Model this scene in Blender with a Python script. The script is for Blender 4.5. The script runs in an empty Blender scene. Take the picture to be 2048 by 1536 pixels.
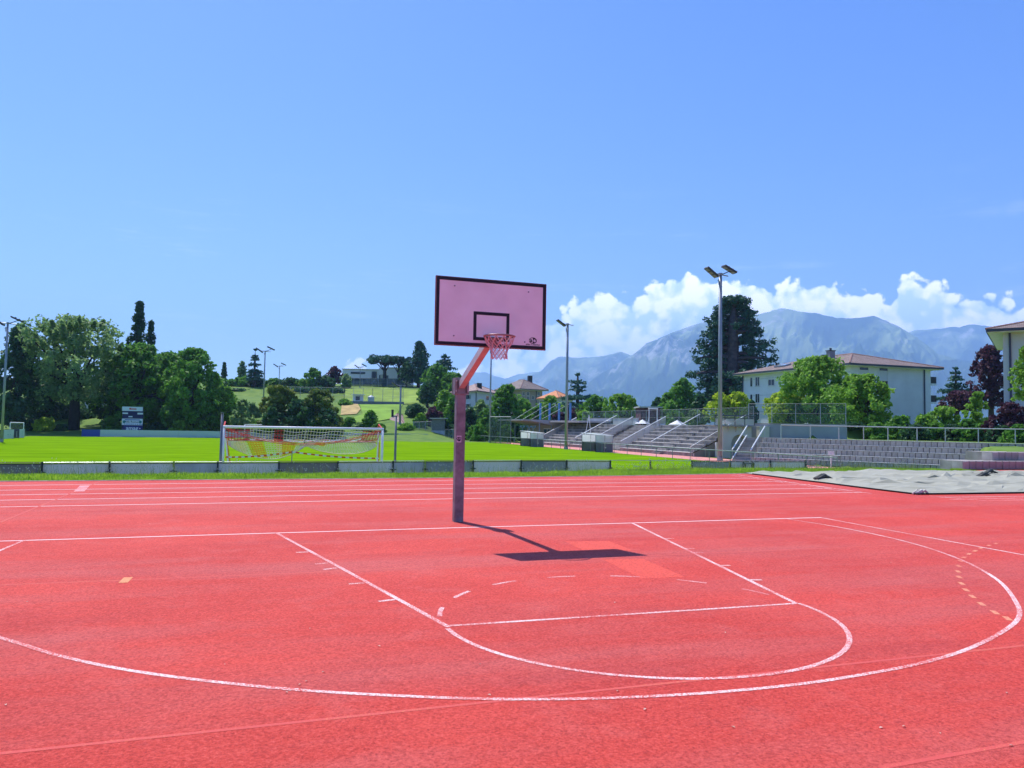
import bpy, math, random
import numpy as np
from mathutils import Vector, Matrix
random.seed(7)
RNG = np.random.default_rng(11)
SC = bpy.context.scene
COL = SC.collection
rad = math.radians

# ------------------------------------------------------------------ camera
CAM = np.array([-3.435, -12.191, 1.7067])
YAW, PITCH, ROLL, FPX = 0.329615, 0.054805, 0.017361, 1530.0
def _cam_axes():
    cy, sy, cp, sp = math.cos(YAW), math.sin(YAW), math.cos(PITCH), math.sin(PITCH)
    f = np.array([sy*cp, cy*cp, sp]); r = np.array([cy, -sy, 0.0]); u = np.cross(r, f)
    return (math.cos(ROLL)*r + math.sin(ROLL)*u, -math.sin(ROLL)*r + math.cos(ROLL)*u, f)
AR, AU, AF = _cam_axes()
cam_d = bpy.data.cameras.new('camera')
cam = bpy.data.objects.new('camera', cam_d); COL.objects.link(cam)
cam.matrix_world = Matrix(((AR[0], AU[0], -AF[0], CAM[0]), (AR[1], AU[1], -AF[1], CAM[1]),
                           (AR[2], AU[2], -AF[2], CAM[2]), (0, 0, 0, 1)))
cam_d.sensor_width = 36.0; cam_d.lens = 36.0*FPX/2048.0
cam_d.clip_start = 0.05; cam_d.clip_end = 60000
SC.camera = cam

# ------------------------------------------------------------------ light
SUN_TO = Vector((-0.17, 0.545, 1.0)).normalized()
SUN_EL = math.asin(SUN_TO.z); SUN_AZ = math.atan2(SUN_TO.x, SUN_TO.y)
sun_d = bpy.data.lights.new('sun', 'SUN'); sun_d.energy = 5.0; sun_d.angle = rad(0.53)
sun_d.color = (1.0, 0.955, 0.88)
sun = bpy.data.objects.new('sun', sun_d); COL.objects.link(sun)
sun.rotation_euler = SUN_TO.to_track_quat('Z', 'Y').to_euler(); sun.location = (0, 0, 60)
SC.view_settings.view_transform = 'Standard'; SC.view_settings.look = 'None'
SC.view_settings.exposure = 0.42; SC.view_settings.gamma = 1.0
SC.cycles.use_denoising = True
SC.cycles.max_bounces = 6; SC.cycles.diffuse_bounces = 3; SC.cycles.glossy_bounces = 2
SC.cycles.transparent_max_bounces = 16; SC.cycles.volume_bounces = 2
SC.cycles.transmission_bounces = 3
SC.cycles.sample_clamp_indirect = 6.0

def az_el(u, v):
    d = (u-1024)/FPX*AR + (768-v)/FPX*AU + AF
    return math.atan2(d[0], d[1]), math.atan2(d[2], math.hypot(d[0], d[1]))

def build_world():
    w = bpy.data.worlds.new('World'); SC.world = w; w.use_nodes = True
    w.cycles.sampling_method = 'MANUAL'; w.cycles.sample_map_resolution = 256
    nt = w.node_tree; N = nt.nodes; L = nt.links; N.clear()
    def nd(t, **k):
        n = N.new(t)
        for a, b in k.items(): setattr(n, a, b)
        return n
    def math_(op, a, b=None, c=None, clamp=False):
        n = nd('ShaderNodeMath', operation=op, use_clamp=clamp)
        for i, x in enumerate((a, b, c)):
            if x is None: continue
            if isinstance(x, (int, float)): n.inputs[i].default_value = x
            else: L.new(x, n.inputs[i])
        return n.outputs[0]
    sky = nd('ShaderNodeTexSky', sky_type='NISHITA', sun_disc=False)
    sky.sun_elevation = SUN_EL; sky.sun_rotation = SUN_AZ
    sky.altitude = 400; sky.air_density = 1.0; sky.dust_density = 0.4; sky.ozone_density = 2.2
    hs = nd('ShaderNodeHueSaturation'); hs.inputs['Saturation'].default_value = SKY_SAT
    hs.inputs['Hue'].default_value = 0.520
    hs.inputs['Value'].default_value = SKY_VAL
    L.new(sky.outputs[0], hs.inputs['Color'])
    bg = nd('ShaderNodeBackground'); bg.inputs[1].default_value = SKY_STR
    L.new(hs.outputs[0], bg.inputs[0])
    # clouds: a cumulus bank low over the mountains, described by azimuth and elevation
    tc = nd('ShaderNodeTexCoord'); sx = nd('ShaderNodeSeparateXYZ'); L.new(tc.outputs['Generated'], sx.inputs[0])
    az = math_('ARCTAN2', sx.outputs[0], sx.outputs[1])
    el = math_('ARCSINE', sx.outputs[2])
    pts = [(640, 860), (672, 756), (690, 732), (715, 722), (738, 742), (770, 860), (860, 850), (905, 775), (935, 722), (985, 700), (1040, 690), (1085, 655),
           (1135, 612), (1180, 594), (1225, 590), (1262, 604), (1300, 572), (1335, 556), (1375, 541), (1410, 552), (1440, 566), (1490, 556), (1540, 572),
           (1600, 566), (1650, 560), (1690, 592), (1745, 588), (1780, 612), (1795, 566), (1815, 551), (1840, 566), (1890, 578), (1925, 596),
           (1965, 582), (2010, 600), (2048, 606), (2120, 640), (2300, 660)]
    A0, A1 = -0.6, 1.4
    cur = nd('ShaderNodeFloatCurve')
    cm = cur.mapping.curves[0]
    P = [(0.0, 0.0)]
    for u, v in pts:
        a, e = az_el(u, v)
        P.append(((a-A0)/(A1-A0), max(0.0, e)/0.35))
    P.append((1.0, 0.12))
    while len(cm.points) < len(P): cm.points.new(0.5, 0.5)
    for q, (x, y) in zip(cm.points, P): q.location = (x, y); q.handle_type = 'AUTO_CLAMPED'
    cur.mapping.update()
    L.new(math_('DIVIDE', math_('SUBTRACT', az, A0), A1-A0, clamp=True), cur.inputs['Value'])
    top = math_('MULTIPLY', cur.outputs[0], 0.35)
    cx = nd('ShaderNodeCombineXYZ'); L.new(az, cx.inputs[0]); L.new(el, cx.inputs[1])
    def noise(scale, detail, rough, off=(0, 0, 0), dist=0.0):
        m = nd('ShaderNodeMapping'); m.inputs['Location'].default_value = off
        L.new(cx.outputs[0], m.inputs[0])
        n = nd('ShaderNodeTexNoise', noise_dimensions='2D'); n.inputs['Scale'].default_value = scale
        n.inputs['Detail'].default_value = detail; n.inputs['Roughness'].default_value = rough
        n.inputs['Distortion'].default_value = dist
        L.new(m.outputs[0], n.inputs['Vector']); return n.outputs[0]
    def voro(scale, off=(0, 0, 0), src=None):
        m = nd('ShaderNodeMapping'); m.inputs['Location'].default_value = off
        L.new(src or cx.outputs[0], m.inputs[0])
        n = nd('ShaderNodeTexVoronoi', feature='SMOOTH_F1', voronoi_dimensions='2D'); n.inputs['Scale'].default_value = scale
        n.inputs['Smoothness'].default_value = 0.35
        L.new(m.outputs[0], n.inputs['Vector']); return n.outputs['Distance']
    # warp the coordinates a little so the billows are irregular
    wn = nd('ShaderNodeTexNoise', noise_dimensions='2D'); wn.inputs['Scale'].default_value = 22; wn.inputs['Detail'].default_value = 3
    L.new(cx.outputs[0], wn.inputs['Vector'])
    wv = nd('ShaderNodeVectorMath', operation='MULTIPLY_ADD')
    L.new(wn.outputs['Color'], wv.inputs[0]); wv.inputs[1].default_value = (0.03, 0.03, 0.0)
    L.new(cx.outputs[0], wv.inputs[2])
    b1 = math_('SUBTRACT', 0.42, voro(26, src=wv.outputs[0]))
    b2 = math_('SUBTRACT', 0.42, voro(64, (0.3, 0.1, 0), src=wv.outputs[0]))
    b3 = math_('SUBTRACT', noise(95, 6, 0.62), 0.5)
    bill = math_('ADD', math_('MULTIPLY', b1, 0.030), math_('ADD', math_('MULTIPLY', b2, 0.020), math_('MULTIPLY', b3, 0.018)))
    edge = math_('ADD', math_('SUBTRACT', top, el), bill)
    mask = nd('ShaderNodeMapRange', interpolation_type='SMOOTHSTEP')
    L.new(edge, mask.inputs[0]); mask.inputs[1].default_value = 0.0; mask.inputs[2].default_value = 0.008
    # thin out towards the base and in holes
    hole = noise(9, 5, 0.6, (2.1, 0.7, 0))
    thin = nd('ShaderNodeMapRange', interpolation_type='SMOOTHSTEP'); L.new(hole, thin.inputs[0])
    thin.inputs[1].default_value = 0.24; thin.inputs[2].default_value = 0.40
    depth = nd('ShaderNodeMapRange', interpolation_type='SMOOTHSTEP'); L.new(edge, depth.inputs[0])
    depth.inputs[1].default_value = 0.015; depth.inputs[2].default_value = 0.06
    keep = math_('SUBTRACT', 1.0, math_('MULTIPLY', depth.outputs[0], math_('SUBTRACT', 1.0, thin.outputs[0])), clamp=True)
    gate = nd('ShaderNodeMapRange'); L.new(top, gate.inputs[0]); gate.inputs[1].default_value = 0.01; gate.inputs[2].default_value = 0.03
    m1 = math_('MULTIPLY', math_('MULTIPLY', mask.outputs[0], keep), gate.outputs[0], clamp=True)
    # wisps of cirrus low in the west
    ci = nd('ShaderNodeMapping'); ci.inputs['Scale'].default_value = (3.0, 26.0, 1.0); L.new(cx.outputs[0], ci.inputs[0])
    cn = nd('ShaderNodeTexNoise', noise_dimensions='2D'); cn.inputs['Scale'].default_value = 1.6; cn.inputs['Detail'].default_value = 6; cn.inputs['Roughness'].default_value = 0.62
    L.new(ci.outputs[0], cn.inputs['Vector'])
    cr = nd('ShaderNodeMapRange', interpolation_type='SMOOTHSTEP'); L.new(cn.outputs[0], cr.inputs[0]); cr.inputs[1].default_value = 0.56; cr.inputs[2].default_value = 0.80
    cb = nd('ShaderNodeMapRange', interpolation_type='SMOOTHSTEP'); L.new(el, cb.inputs[0]); cb.inputs[1].default_value = 0.32; cb.inputs[2].default_value = 0.20
    m2 = math_('MULTIPLY', math_('MULTIPLY', cr.outputs[0], cb.outputs[0]), 0.11, clamp=True)
    mall = math_('MAXIMUM', m1, m2)
    # cloud brightness: thick billows bright, hollows a little bluer
    sh = math_('ADD', math_('MULTIPLY', b1, 1.1), math_('ADD', math_('MULTIPLY', b2, 0.8), math_('MULTIPLY', math_('SUBTRACT', noise(30, 6, 0.6, (5, 5, 0)), 0.5), 1.9)))
    shr = nd('ShaderNodeMapRange'); L.new(sh, shr.inputs[0]); shr.inputs[1].default_value = -0.42; shr.inputs[2].default_value = 0.22
    mix = nd('ShaderNodeMix', data_type='RGBA'); L.new(shr.outputs[0], mix.inputs[0])
    mix.inputs[6].default_value = (0.50, 0.62, 0.84, 1); mix.inputs[7].default_value = (1.08, 1.02, 1.0, 1)
    cbg = nd('ShaderNodeBackground'); L.new(mix.outputs[2], cbg.inputs[0]); cbg.inputs[1].default_value = CLOUD_STR
    ms = nd('ShaderNodeMixShader'); L.new(mall, ms.inputs[0]); L.new(bg.outputs[0], ms.inputs[1]); L.new(cbg.outputs[0], ms.inputs[2])
    out = nd('ShaderNodeOutputWorld'); L.new(ms.outputs[0], out.inputs[0])
SKY_STR, SKY_SAT, SKY_VAL, CLOUD_STR = 0.138, 1.40, 1.0, 2.05
build_world()

# ------------------------------------------------------------------ positions
def ray(u, v): return (u-1024)/FPX*AR + (768-v)/FPX*AU + AF
def G(u, v, z=0.0):                         # where the sight line of a pixel meets the level z
    d = ray(u, v); return CAM + d*((z-CAM[2])/d[2])
def D(u, v, d): return CAM + ray(u, v)*d    # the same at a given distance
ZL = -0.95                                  # level of the football pitch below the track
def smooth(t): t = np.clip(t, 0, 1); return t*t*(3-2*t)
HILL_D = [0, 118, 130, 150, 170, 186, 205, 222, 250, 330, 600, 20000]
HILL_Z = [ZL, ZL, 0.2, 3.2, 6.0, 6.6, 8.4, 11.5, 14.5, 18, 20, 20]
def H(x, y):
    x = np.asarray(x, float); y = np.asarray(y, float)
    dx, dy = x-CAM[0], y-CAM[1]
    d = dx*math.sin(YAW)+dy*math.cos(YAW); l = dx*math.cos(YAW)-dy*math.sin(YAW)
    a = l/np.maximum(d, 1.0)
    z = ZL*smooth((y-np.interp(x, [6, 14], [14.3, 16.7]))/np.interp(x, [6, 14], [3.6, 2.6]))
    s = (x-35.6)*.866+(y-41)*.5
    z = np.maximum(z, np.where((y > 16) & ((x-35.6)*.5-(y-41)*.866 > -1.7), np.clip(ZL-.35+(s/2.5)*2.0, ZL, 1.05), -5))
    mound = smooth((x-(30.6+(y-15.2)*1.08))/.8)*smooth((y-16.1)/.3)
    z = np.maximum(z, np.where(mound > 0, -1+1.9*mound, -5))
    s2 = (x-42)*.743+(y-51)*.669
    z = np.where((y > 30) & (y < 94) & (x > 41.5), np.where(s2 > -.05, np.maximum(z, 1.05+1.05*smooth((s2-1.0)/np.where(x < 49.2, .9, 400.0))), z), z)
    z = np.where((y > 46.5) & (y < 96), np.where(x > 43, np.where((x > 47) & (y > 56), .3, np.where((y > 52) | (s2 > 1.0), 2.1, 1.05)), ZL), z)
    z = np.where((y >= 96) & (x > 36), np.maximum(ZL, np.clip((x-46)/6, 0, 1)*2.6+ZL), z)
    far = smooth((d-82)/16)*smooth((a-.3)/.06)
    z = z+far*np.maximum(0, 2.1-z)
    hill = (np.interp(d, HILL_D, HILL_Z)-ZL)*(1-.9*smooth((a+.125)/.07))+ZL
    z = np.where(d > 118, np.maximum(z, hill), z)
    return z
def Hs(x, y): return float(H(x, y))

# ------------------------------------------------------------------ materials
MATS = {}
def mat(name, col, rough=0.7, var=0.0, scale=6.0, bump=0.0, bscale=None, metal=0.0, spec=0.35, col2=None, detail=4, alpha=1.0, coord='Object', trans=0.0, attr=None, stretch=None):
    if name in MATS: return MATS[name]
    m = bpy.data.materials.new(name); m.use_nodes = True; MATS[name] = m
    nt = m.node_tree; N = nt.nodes; L = nt.links
    b = N['Principled BSDF']; b.inputs['Roughness'].default_value = rough
    b.inputs['Metallic'].default_value = metal; b.inputs['Specular IOR Level'].default_value = spec
    b.inputs['Base Color'].default_value = (*col, 1)
    tc = N.new('ShaderNodeTexCoord'); mp = N.new('ShaderNodeMapping'); L.new(tc.outputs[coord], mp.inputs[0])
    if stretch: mp.inputs['Scale'].default_value = stretch
    csock = None
    if var or col2:
        n = N.new('ShaderNodeTexNoise'); n.inputs['Scale'].default_value = scale; n.inputs['Detail'].default_value = detail
        L.new(mp.outputs[0], n.inputs['Vector'])
        r = N.new('ShaderNodeMapRange'); L.new(n.outputs[0], r.inputs[0]); r.inputs[1].default_value = .32; r.inputs[2].default_value = .68
        mx = N.new('ShaderNodeMix'); mx.data_type = 'RGBA'; L.new(r.outputs[0], mx.inputs[0])
        c2 = col2 or tuple(min(1, c*(1+var)) for c in col)
        c1 = col if col2 else tuple(c*(1-var) for c in col)
        mx.inputs[6].default_value = (*c1, 1); mx.inputs[7].default_value = (*c2, 1)
        csock = mx.outputs[2]
    if attr:
        at = N.new('ShaderNodeAttribute'); at.attribute_name = attr
        mv = N.new('ShaderNodeMix'); mv.data_type = 'RGBA'; mv.blend_type = 'MULTIPLY'; mv.inputs[0].default_value = 1
        if csock: L.new(csock, mv.inputs[6])
        else: mv.inputs[6].default_value = (*col, 1)
        L.new(at.outputs['Color'], mv.inputs[7]); csock = mv.outputs[2]
    if csock: L.new(csock, b.inputs['Base Color'])
    if bump:
        n2 = N.new('ShaderNodeTexNoise'); n2.inputs['Scale'].default_value = bscale or scale*4; n2.inputs['Detail'].default_value = 3
        L.new(mp.outputs[0], n2.inputs['Vector'])
        bp = N.new('ShaderNodeBump'); bp.inputs['Strength'].default_value = bump; bp.inputs['Distance'].default_value = 0.02
        L.new(n2.outputs[0], bp.inputs['Height']); L.new(bp.outputs[0], b.inputs['Normal'])
    out = N['Material Output']; sh = b.outputs[0]
    if trans:
        t = N.new('ShaderNodeBsdfTranslucent')
        if csock: L.new(csock, t.inputs[0])
        else: t.inputs[0].default_value = (*col, 1)
        ms = N.new('ShaderNodeMixShader'); ms.inputs[0].default_value = trans
        L.new(sh, ms.inputs[1]); L.new(t.outputs[0], ms.inputs[2]); sh = ms.outputs[0]
    if alpha < 1:
        t = N.new('ShaderNodeBsdfTransparent'); ms = N.new('ShaderNodeMixShader'); ms.inputs[0].default_value = alpha
        L.new(t.outputs[0], ms.inputs[1]); L.new(sh, ms.inputs[2]); sh = ms.outputs[0]
    L.new(sh, out.inputs[0])
    return m

def track_mat():
    m = bpy.data.materials.new('red_rubber_granules'); m.use_nodes = True; MATS['track'] = m
    nt = m.node_tree; N = nt.nodes; L = nt.links; b = N['Principled BSDF']
    b.inputs['Roughness'].default_value = .8; b.inputs['Specular IOR Level'].default_value = .25
    tc = N.new('ShaderNodeTexCoord')
    def noise(scale, det, rough=.5, st=None):
        mp = N.new('ShaderNodeMapping'); L.new(tc.outputs['Object'], mp.inputs[0])
        if st: mp.inputs['Scale'].default_value = st
        n = N.new('ShaderNodeTexNoise'); n.inputs['Scale'].default_value = scale; n.inputs['Detail'].default_value = det
        n.inputs['Roughness'].default_value = rough; L.new(mp.outputs[0], n.inputs['Vector']); return n.outputs[0]
    def rng(s, a, c, lo=0., hi=1.):
        r = N.new('ShaderNodeMapRange'); L.new(s, r.inputs[0])
        for i, v in enumerate((a, c, lo, hi)): r.inputs[i+1].default_value = v
        return r.outputs[0]
    def mix(f, a, c, mode='MIX'):
        x = N.new('ShaderNodeMix'); x.data_type = 'RGBA'; x.blend_type = mode
        if isinstance(f, float): x.inputs[0].default_value = f
        else: L.new(f, x.inputs[0])
        for i, s in ((6, a), (7, c)):
            if isinstance(s, tuple): x.inputs[i].default_value = (*s, 1)
            else: L.new(s, x.inputs[i])
        return x.outputs[2]
    fine = noise(52, 5, .82); mid = noise(20, 4, .6); big = noise(.35, 5, .55); streak = noise(.5, 5, .6, (.25, 1.6, 1)); patch = noise(1.6, 5, .65)
    c = mix(rng(big, .40, .62), TRACK_A, TRACK_B)
    c = mix(rng(streak, .46, .66, 0, .75), c, TRACK_C)
    c = mix(rng(patch, .52, .70, 0, .5), c, TRACK_D)
    c = mix(rng(noise(.8, 6, .65, (.3, 1.3, 1)), .56, .74, 0, .55), c, (.40, .040, .040))
    c = mix(rng(noise(5.5, 4, .6), .66, .74, 0, .4), c, (.38, .045, .045))
    c = mix(rng(fine, .36, .50, .72, 0), c, (.20, .008, .010))
    c = mix(rng(fine, .52, .66, 0, .55), c, (.88, .17, .14))
    c = mix(rng(mid, .60, .74, 0, .28), c, (.34, .025, .03))
    L.new(c, b.inputs['Base Color'])
    add = N.new('ShaderNodeMath'); add.operation = 'ADD'; L.new(fine, add.inputs[0]); L.new(mid, add.inputs[1])
    bp = N.new('ShaderNodeBump'); bp.inputs['Strength'].default_value = .8; bp.inputs['Distance'].default_value = .012
    L.new(add.outputs[0], bp.inputs['Height']); L.new(bp.outputs[0], b.inputs['Normal'])
    return m
TRACK_A, TRACK_B, TRACK_C, TRACK_D = (.57, .046, .032), (.66, .066, .046), (.54, .105, .094), (.63, .115, .098)

def line_mat(name, col, wear):
    m = bpy.data.materials.new(name); m.use_nodes = True
    nt = m.node_tree; N = nt.nodes; L = nt.links; b = N['Principled BSDF']; b.inputs['Roughness'].default_value = .85
    tc = N.new('ShaderNodeTexCoord')
    n = N.new('ShaderNodeTexNoise'); n.inputs['Scale'].default_value = 110; n.inputs['Detail'].default_value = 3; n.inputs['Roughness'].default_value = .7
    L.new(tc.outputs['Object'], n.inputs['Vector'])
    n2 = N.new('ShaderNodeTexNoise'); n2.inputs['Scale'].default_value = 1.1; n2.inputs['Detail'].default_value = 4
    L.new(tc.outputs['Object'], n2.inputs['Vector'])
    ad = N.new('ShaderNodeMath'); ad.operation = 'MULTIPLY_ADD'; L.new(n2.outputs[0], ad.inputs[0]); ad.inputs[1].default_value = .35; L.new(n.outputs[0], ad.inputs[2])
    r = N.new('ShaderNodeMapRange'); L.new(ad.outputs[0], r.inputs[0]); r.inputs[1].default_value = wear; r.inputs[2].default_value = wear+.10
    mx = N.new('ShaderNodeMix'); mx.data_type = 'RGBA'; L.new(r.outputs[0], mx.inputs[0])
    mx.inputs[6].default_value = (.60, .07, .06, 1); mx.inputs[7].default_value = (*col, 1)
    L.new(mx.outputs[2], b.inputs['Base Color'])
    bp = N.new('ShaderNodeBump'); bp.inputs['Strength'].default_value = .5; bp.inputs['Distance'].default_value = .006
    L.new(n.outputs[0], bp.inputs['Height']); L.new(bp.outputs[0], b.inputs['Normal'])
    MATS[name] = m; return m

M_track = track_mat()
M_white_line = line_mat('worn_white_paint', (.82, .69, .66), .64)
M_lane_line = line_mat('lane_paint', (.84, .70, .69), .48)
M_faded_white = line_mat('thin_faded_white', (.82, .50, .48), .66)
M_faded_dash = line_mat('faded_orange_dash', (.76, .30, .16), .60)
M_faint_line = line_mat('faded_orange_paint', (.70, .20, .085), .74)
M_galv = mat('galvanised_steel', (.42, .44, .46), .45, .12, 3, metal=.6)
M_galv_d = mat('dull_grey_steel', (.20, .22, .24), .55, .15, 3, metal=.3)
M_post = mat('weathered_zinc_post', (.20, .19, .21), .55, .3, 7, .05, 30, metal=.2)
M_dark = mat('dark_steel', (.035, .036, .042), .55)
M_white = mat('white_paint', (.80, .80, .80), .55, .04, 2)
M_conc = mat('concrete', (.33, .31, .29), .9, .22, 1.3, .15, 30)
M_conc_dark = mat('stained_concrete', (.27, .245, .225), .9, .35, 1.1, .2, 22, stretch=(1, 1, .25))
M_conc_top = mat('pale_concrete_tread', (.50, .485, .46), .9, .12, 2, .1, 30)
M_bwall = mat('white_render', (.76, .77, .78), .85, .05, .6)

# ------------------------------------------------------------------ mesh building
class MB:
    def __init__(s): s.v = []; s.f = []
    def add(s, vs, fs):
        o = len(s.v); s.v += [tuple(map(float, p)) for p in vs]; s.f += [tuple(i+o for i in f) for f in fs]; return s
    def box(s, c, e, ax=None):          # centre, half sizes, optional three axes
        c = np.asarray(c, float); X, Y, Z = ax if ax is not None else (np.array([1., 0, 0]), np.array([0, 1., 0]), np.array([0, 0, 1.]))
        vs = [c+X*e[0]*i+Y*e[1]*j+Z*e[2]*k for k in (-1, 1) for j in (-1, 1) for i in (-1, 1)]
        return s.add(vs, [(0, 2, 3, 1), (4, 5, 7, 6), (0, 1, 5, 4), (2, 6, 7, 3), (0, 4, 6, 2), (1, 3, 7, 5)])
    def bb(s, x0, x1, y0, y1, z0, z1): return s.box(((x0+x1)/2, (y0+y1)/2, (z0+z1)/2), ((x1-x0)/2, (y1-y0)/2, (z1-z0)/2))
    def beam(s, a, b, w, h=None, up=(0, 0, 1)):
        a = np.asarray(a, float); b = np.asarray(b, float); Y = b-a; ln = np.linalg.norm(Y); Y = Y/ln
        up = np.asarray(up, float)
        if abs(np.dot(Y, up)) > .98: up = np.array([0, 1., 0])
        X = np.cross(Y, up); X /= np.linalg.norm(X); Z = np.cross(X, Y)
        return s.box((a+b)/2, (w/2, ln/2, (h or w)/2), (X, Y, Z))
    def tube(s, pts, r, n=8, closed=False, cap=True):
        pts = [np.asarray(p, float) for p in pts]; m = len(pts); rs = r if hasattr(r, '__len__') else [r]*m
        o = len(s.v); prev = None
        for i, p in enumerate(pts):
            t = (pts[(i+1) % m]-pts[i-1]) if closed else (pts[min(i+1, m-1)]-pts[max(i-1, 0)])
            t = t/(np.linalg.norm(t)+1e-9)
            ref = prev if prev is not None else (np.array([0, 0, 1.]) if abs(t[2]) < .9 else np.array([1., 0, 0]))
            x = ref-t*np.dot(ref, t); x /= np.linalg.norm(x)+1e-9; y = np.cross(t, x); prev = x
            for k in range(n):
                a = 2*math.pi*k/n; s.v.append(tuple(p+rs[i]*(math.cos(a)*x+math.sin(a)*y)))
        for i in range(m if closed else m-1):
            for k in range(n):
                j = (i+1) % m
                s.f.append((o+i*n+k, o+i*n+(k+1) % n, o+j*n+(k+1) % n, o+j*n+k))
        if cap and not closed:
            s.f.append(tuple(o+k for k in range(n))[::-1]); s.f.append(tuple(o+(m-1)*n+k for k in range(n)))
        return s
    def quad(s, *p): return s.add(p, [tuple(range(len(p)))])
    def prism(s, poly, z0, z1):
        n = len(poly); vs = [(x, y, z0) for x, y in poly]+[(x, y, z1) for x, y in poly]
        return s.add(vs, [tuple(range(n))[::-1], tuple(range(n, 2*n))]+[(i, (i+1) % n, n+(i+1) % n, n+i) for i in range(n)])

def wl(o):
    p = np.zeros(3)
    while o is not None: p += np.array(o.location); o = o.parent
    return p
def link(name, me, material, parent=None, loc=None, smooth_=False):
    if material is not None:
        for mm in (material if isinstance(material, (list, tuple)) else [material]): me.materials.append(mm)
    o = bpy.data.objects.new(name, me); COL.objects.link(o)
    if parent is not None: o.parent = parent
    if loc is not None: o.location = loc
    if smooth_:
        me.polygons.foreach_set('use_smooth', np.ones(len(me.polygons), bool))
    return o
def obj(name, mb, material, parent=None, smooth_=False, label=None):
    v = np.array(mb.v, float)
    base = np.array([(v[:, 0].min()+v[:, 0].max())/2, (v[:, 1].min()+v[:, 1].max())/2, v[:, 2].min()]) if parent is None else wl(parent)
    me = bpy.data.meshes.new(name); me.from_pydata((v-base).tolist(), [], mb.f); me.update()
    o = link(name, me, material, parent, tuple(base) if parent is None else None, smooth_)
    if label: o['label'] = label
    return o
def thing(name, label, cat, loc, group=None):
    o = bpy.data.objects.new(name, None); COL.objects.link(o); o.location = tuple(map(float, loc)); o.empty_display_size = .2
    return tag(o, label, cat, group)
def tag(o, label, cat, group=None):
    o['label'] = label; o['category'] = cat
    if group: o['group'] = group
    return o
def structure(o): o['kind'] = 'structure'; return o
def stuff(o): o['kind'] = 'stuff'; return o
def text(name, s, size, material, parent, origin, X, Y, align='CENTER', extrude=.004, bold=0.0):
    cu = bpy.data.curves.new(name, 'FONT'); cu.body = s; cu.size = size; cu.align_x = align; cu.align_y = 'CENTER'
    cu.extrude = extrude; cu.offset = bold; cu.resolution_u = 2
    t = bpy.data.objects.new(name, cu); COL.objects.link(t)
    dg = bpy.context.evaluated_depsgraph_get(); dg.update()
    me = bpy.data.meshes.new_from_object(t.evaluated_get(dg)); bpy.data.objects.remove(t)
    X = np.asarray(X, float); Y = np.asarray(Y, float); X /= np.linalg.norm(X); Y /= np.linalg.norm(Y); Z = np.cross(X, Y)
    M = Matrix(((X[0], Y[0], Z[0], origin[0]), (X[1], Y[1], Z[1], origin[1]), (X[2], Y[2], Z[2], origin[2]), (0, 0, 0, 1)))
    me.transform(M); me.transform(Matrix.Translation(-Vector(wl(parent)))); me.materials.clear()
    return link(name, me, material, parent)

# ------------------------------------------------------------------ ground and terrain
def build_ground():
    xs = np.concatenate([[-13500, -9000, -5000, -2500, -1200, -700, -450], np.arange(-300, -60, 12), np.arange(-60, 82, 1.0), np.arange(84, 300, 9), [450, 700, 1200, 2500, 5000, 9000, 13500]])
    ys = np.concatenate([[-13500, -6000, -2000, -600, -200, -80, -30, 0, 8], np.arange(10, 22, .5), np.arange(22, 60, 1.0), np.arange(60, 270, 3.0), np.arange(270, 500, 20), [600, 900, 1500, 3000, 6000, 9500, 13500]])
    X, Y = np.meshgrid(xs, ys); Z = H(X, Y)-.03
    n, m = len(xs), len(ys)
    v = np.stack([X.ravel(), Y.ravel(), Z.ravel()], 1)
    i = np.arange((m-1)*(n-1)); r = i//(n-1); c = i % (n-1); a = r*n+c
    f = np.stack([a, a+1, a+n+1, a+n], 1)
    me = bpy.data.meshes.new('ground'); me.from_pydata(v.tolist(), [], f.tolist()); me.update()
    g = mat('rough_grass', (.070, .155, .014), .95, 0, .5, .5, 9, col2=(.15, .235, .028), detail=8)
    structure(link('ground', me, g, smooth_=True))
build_ground()

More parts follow.
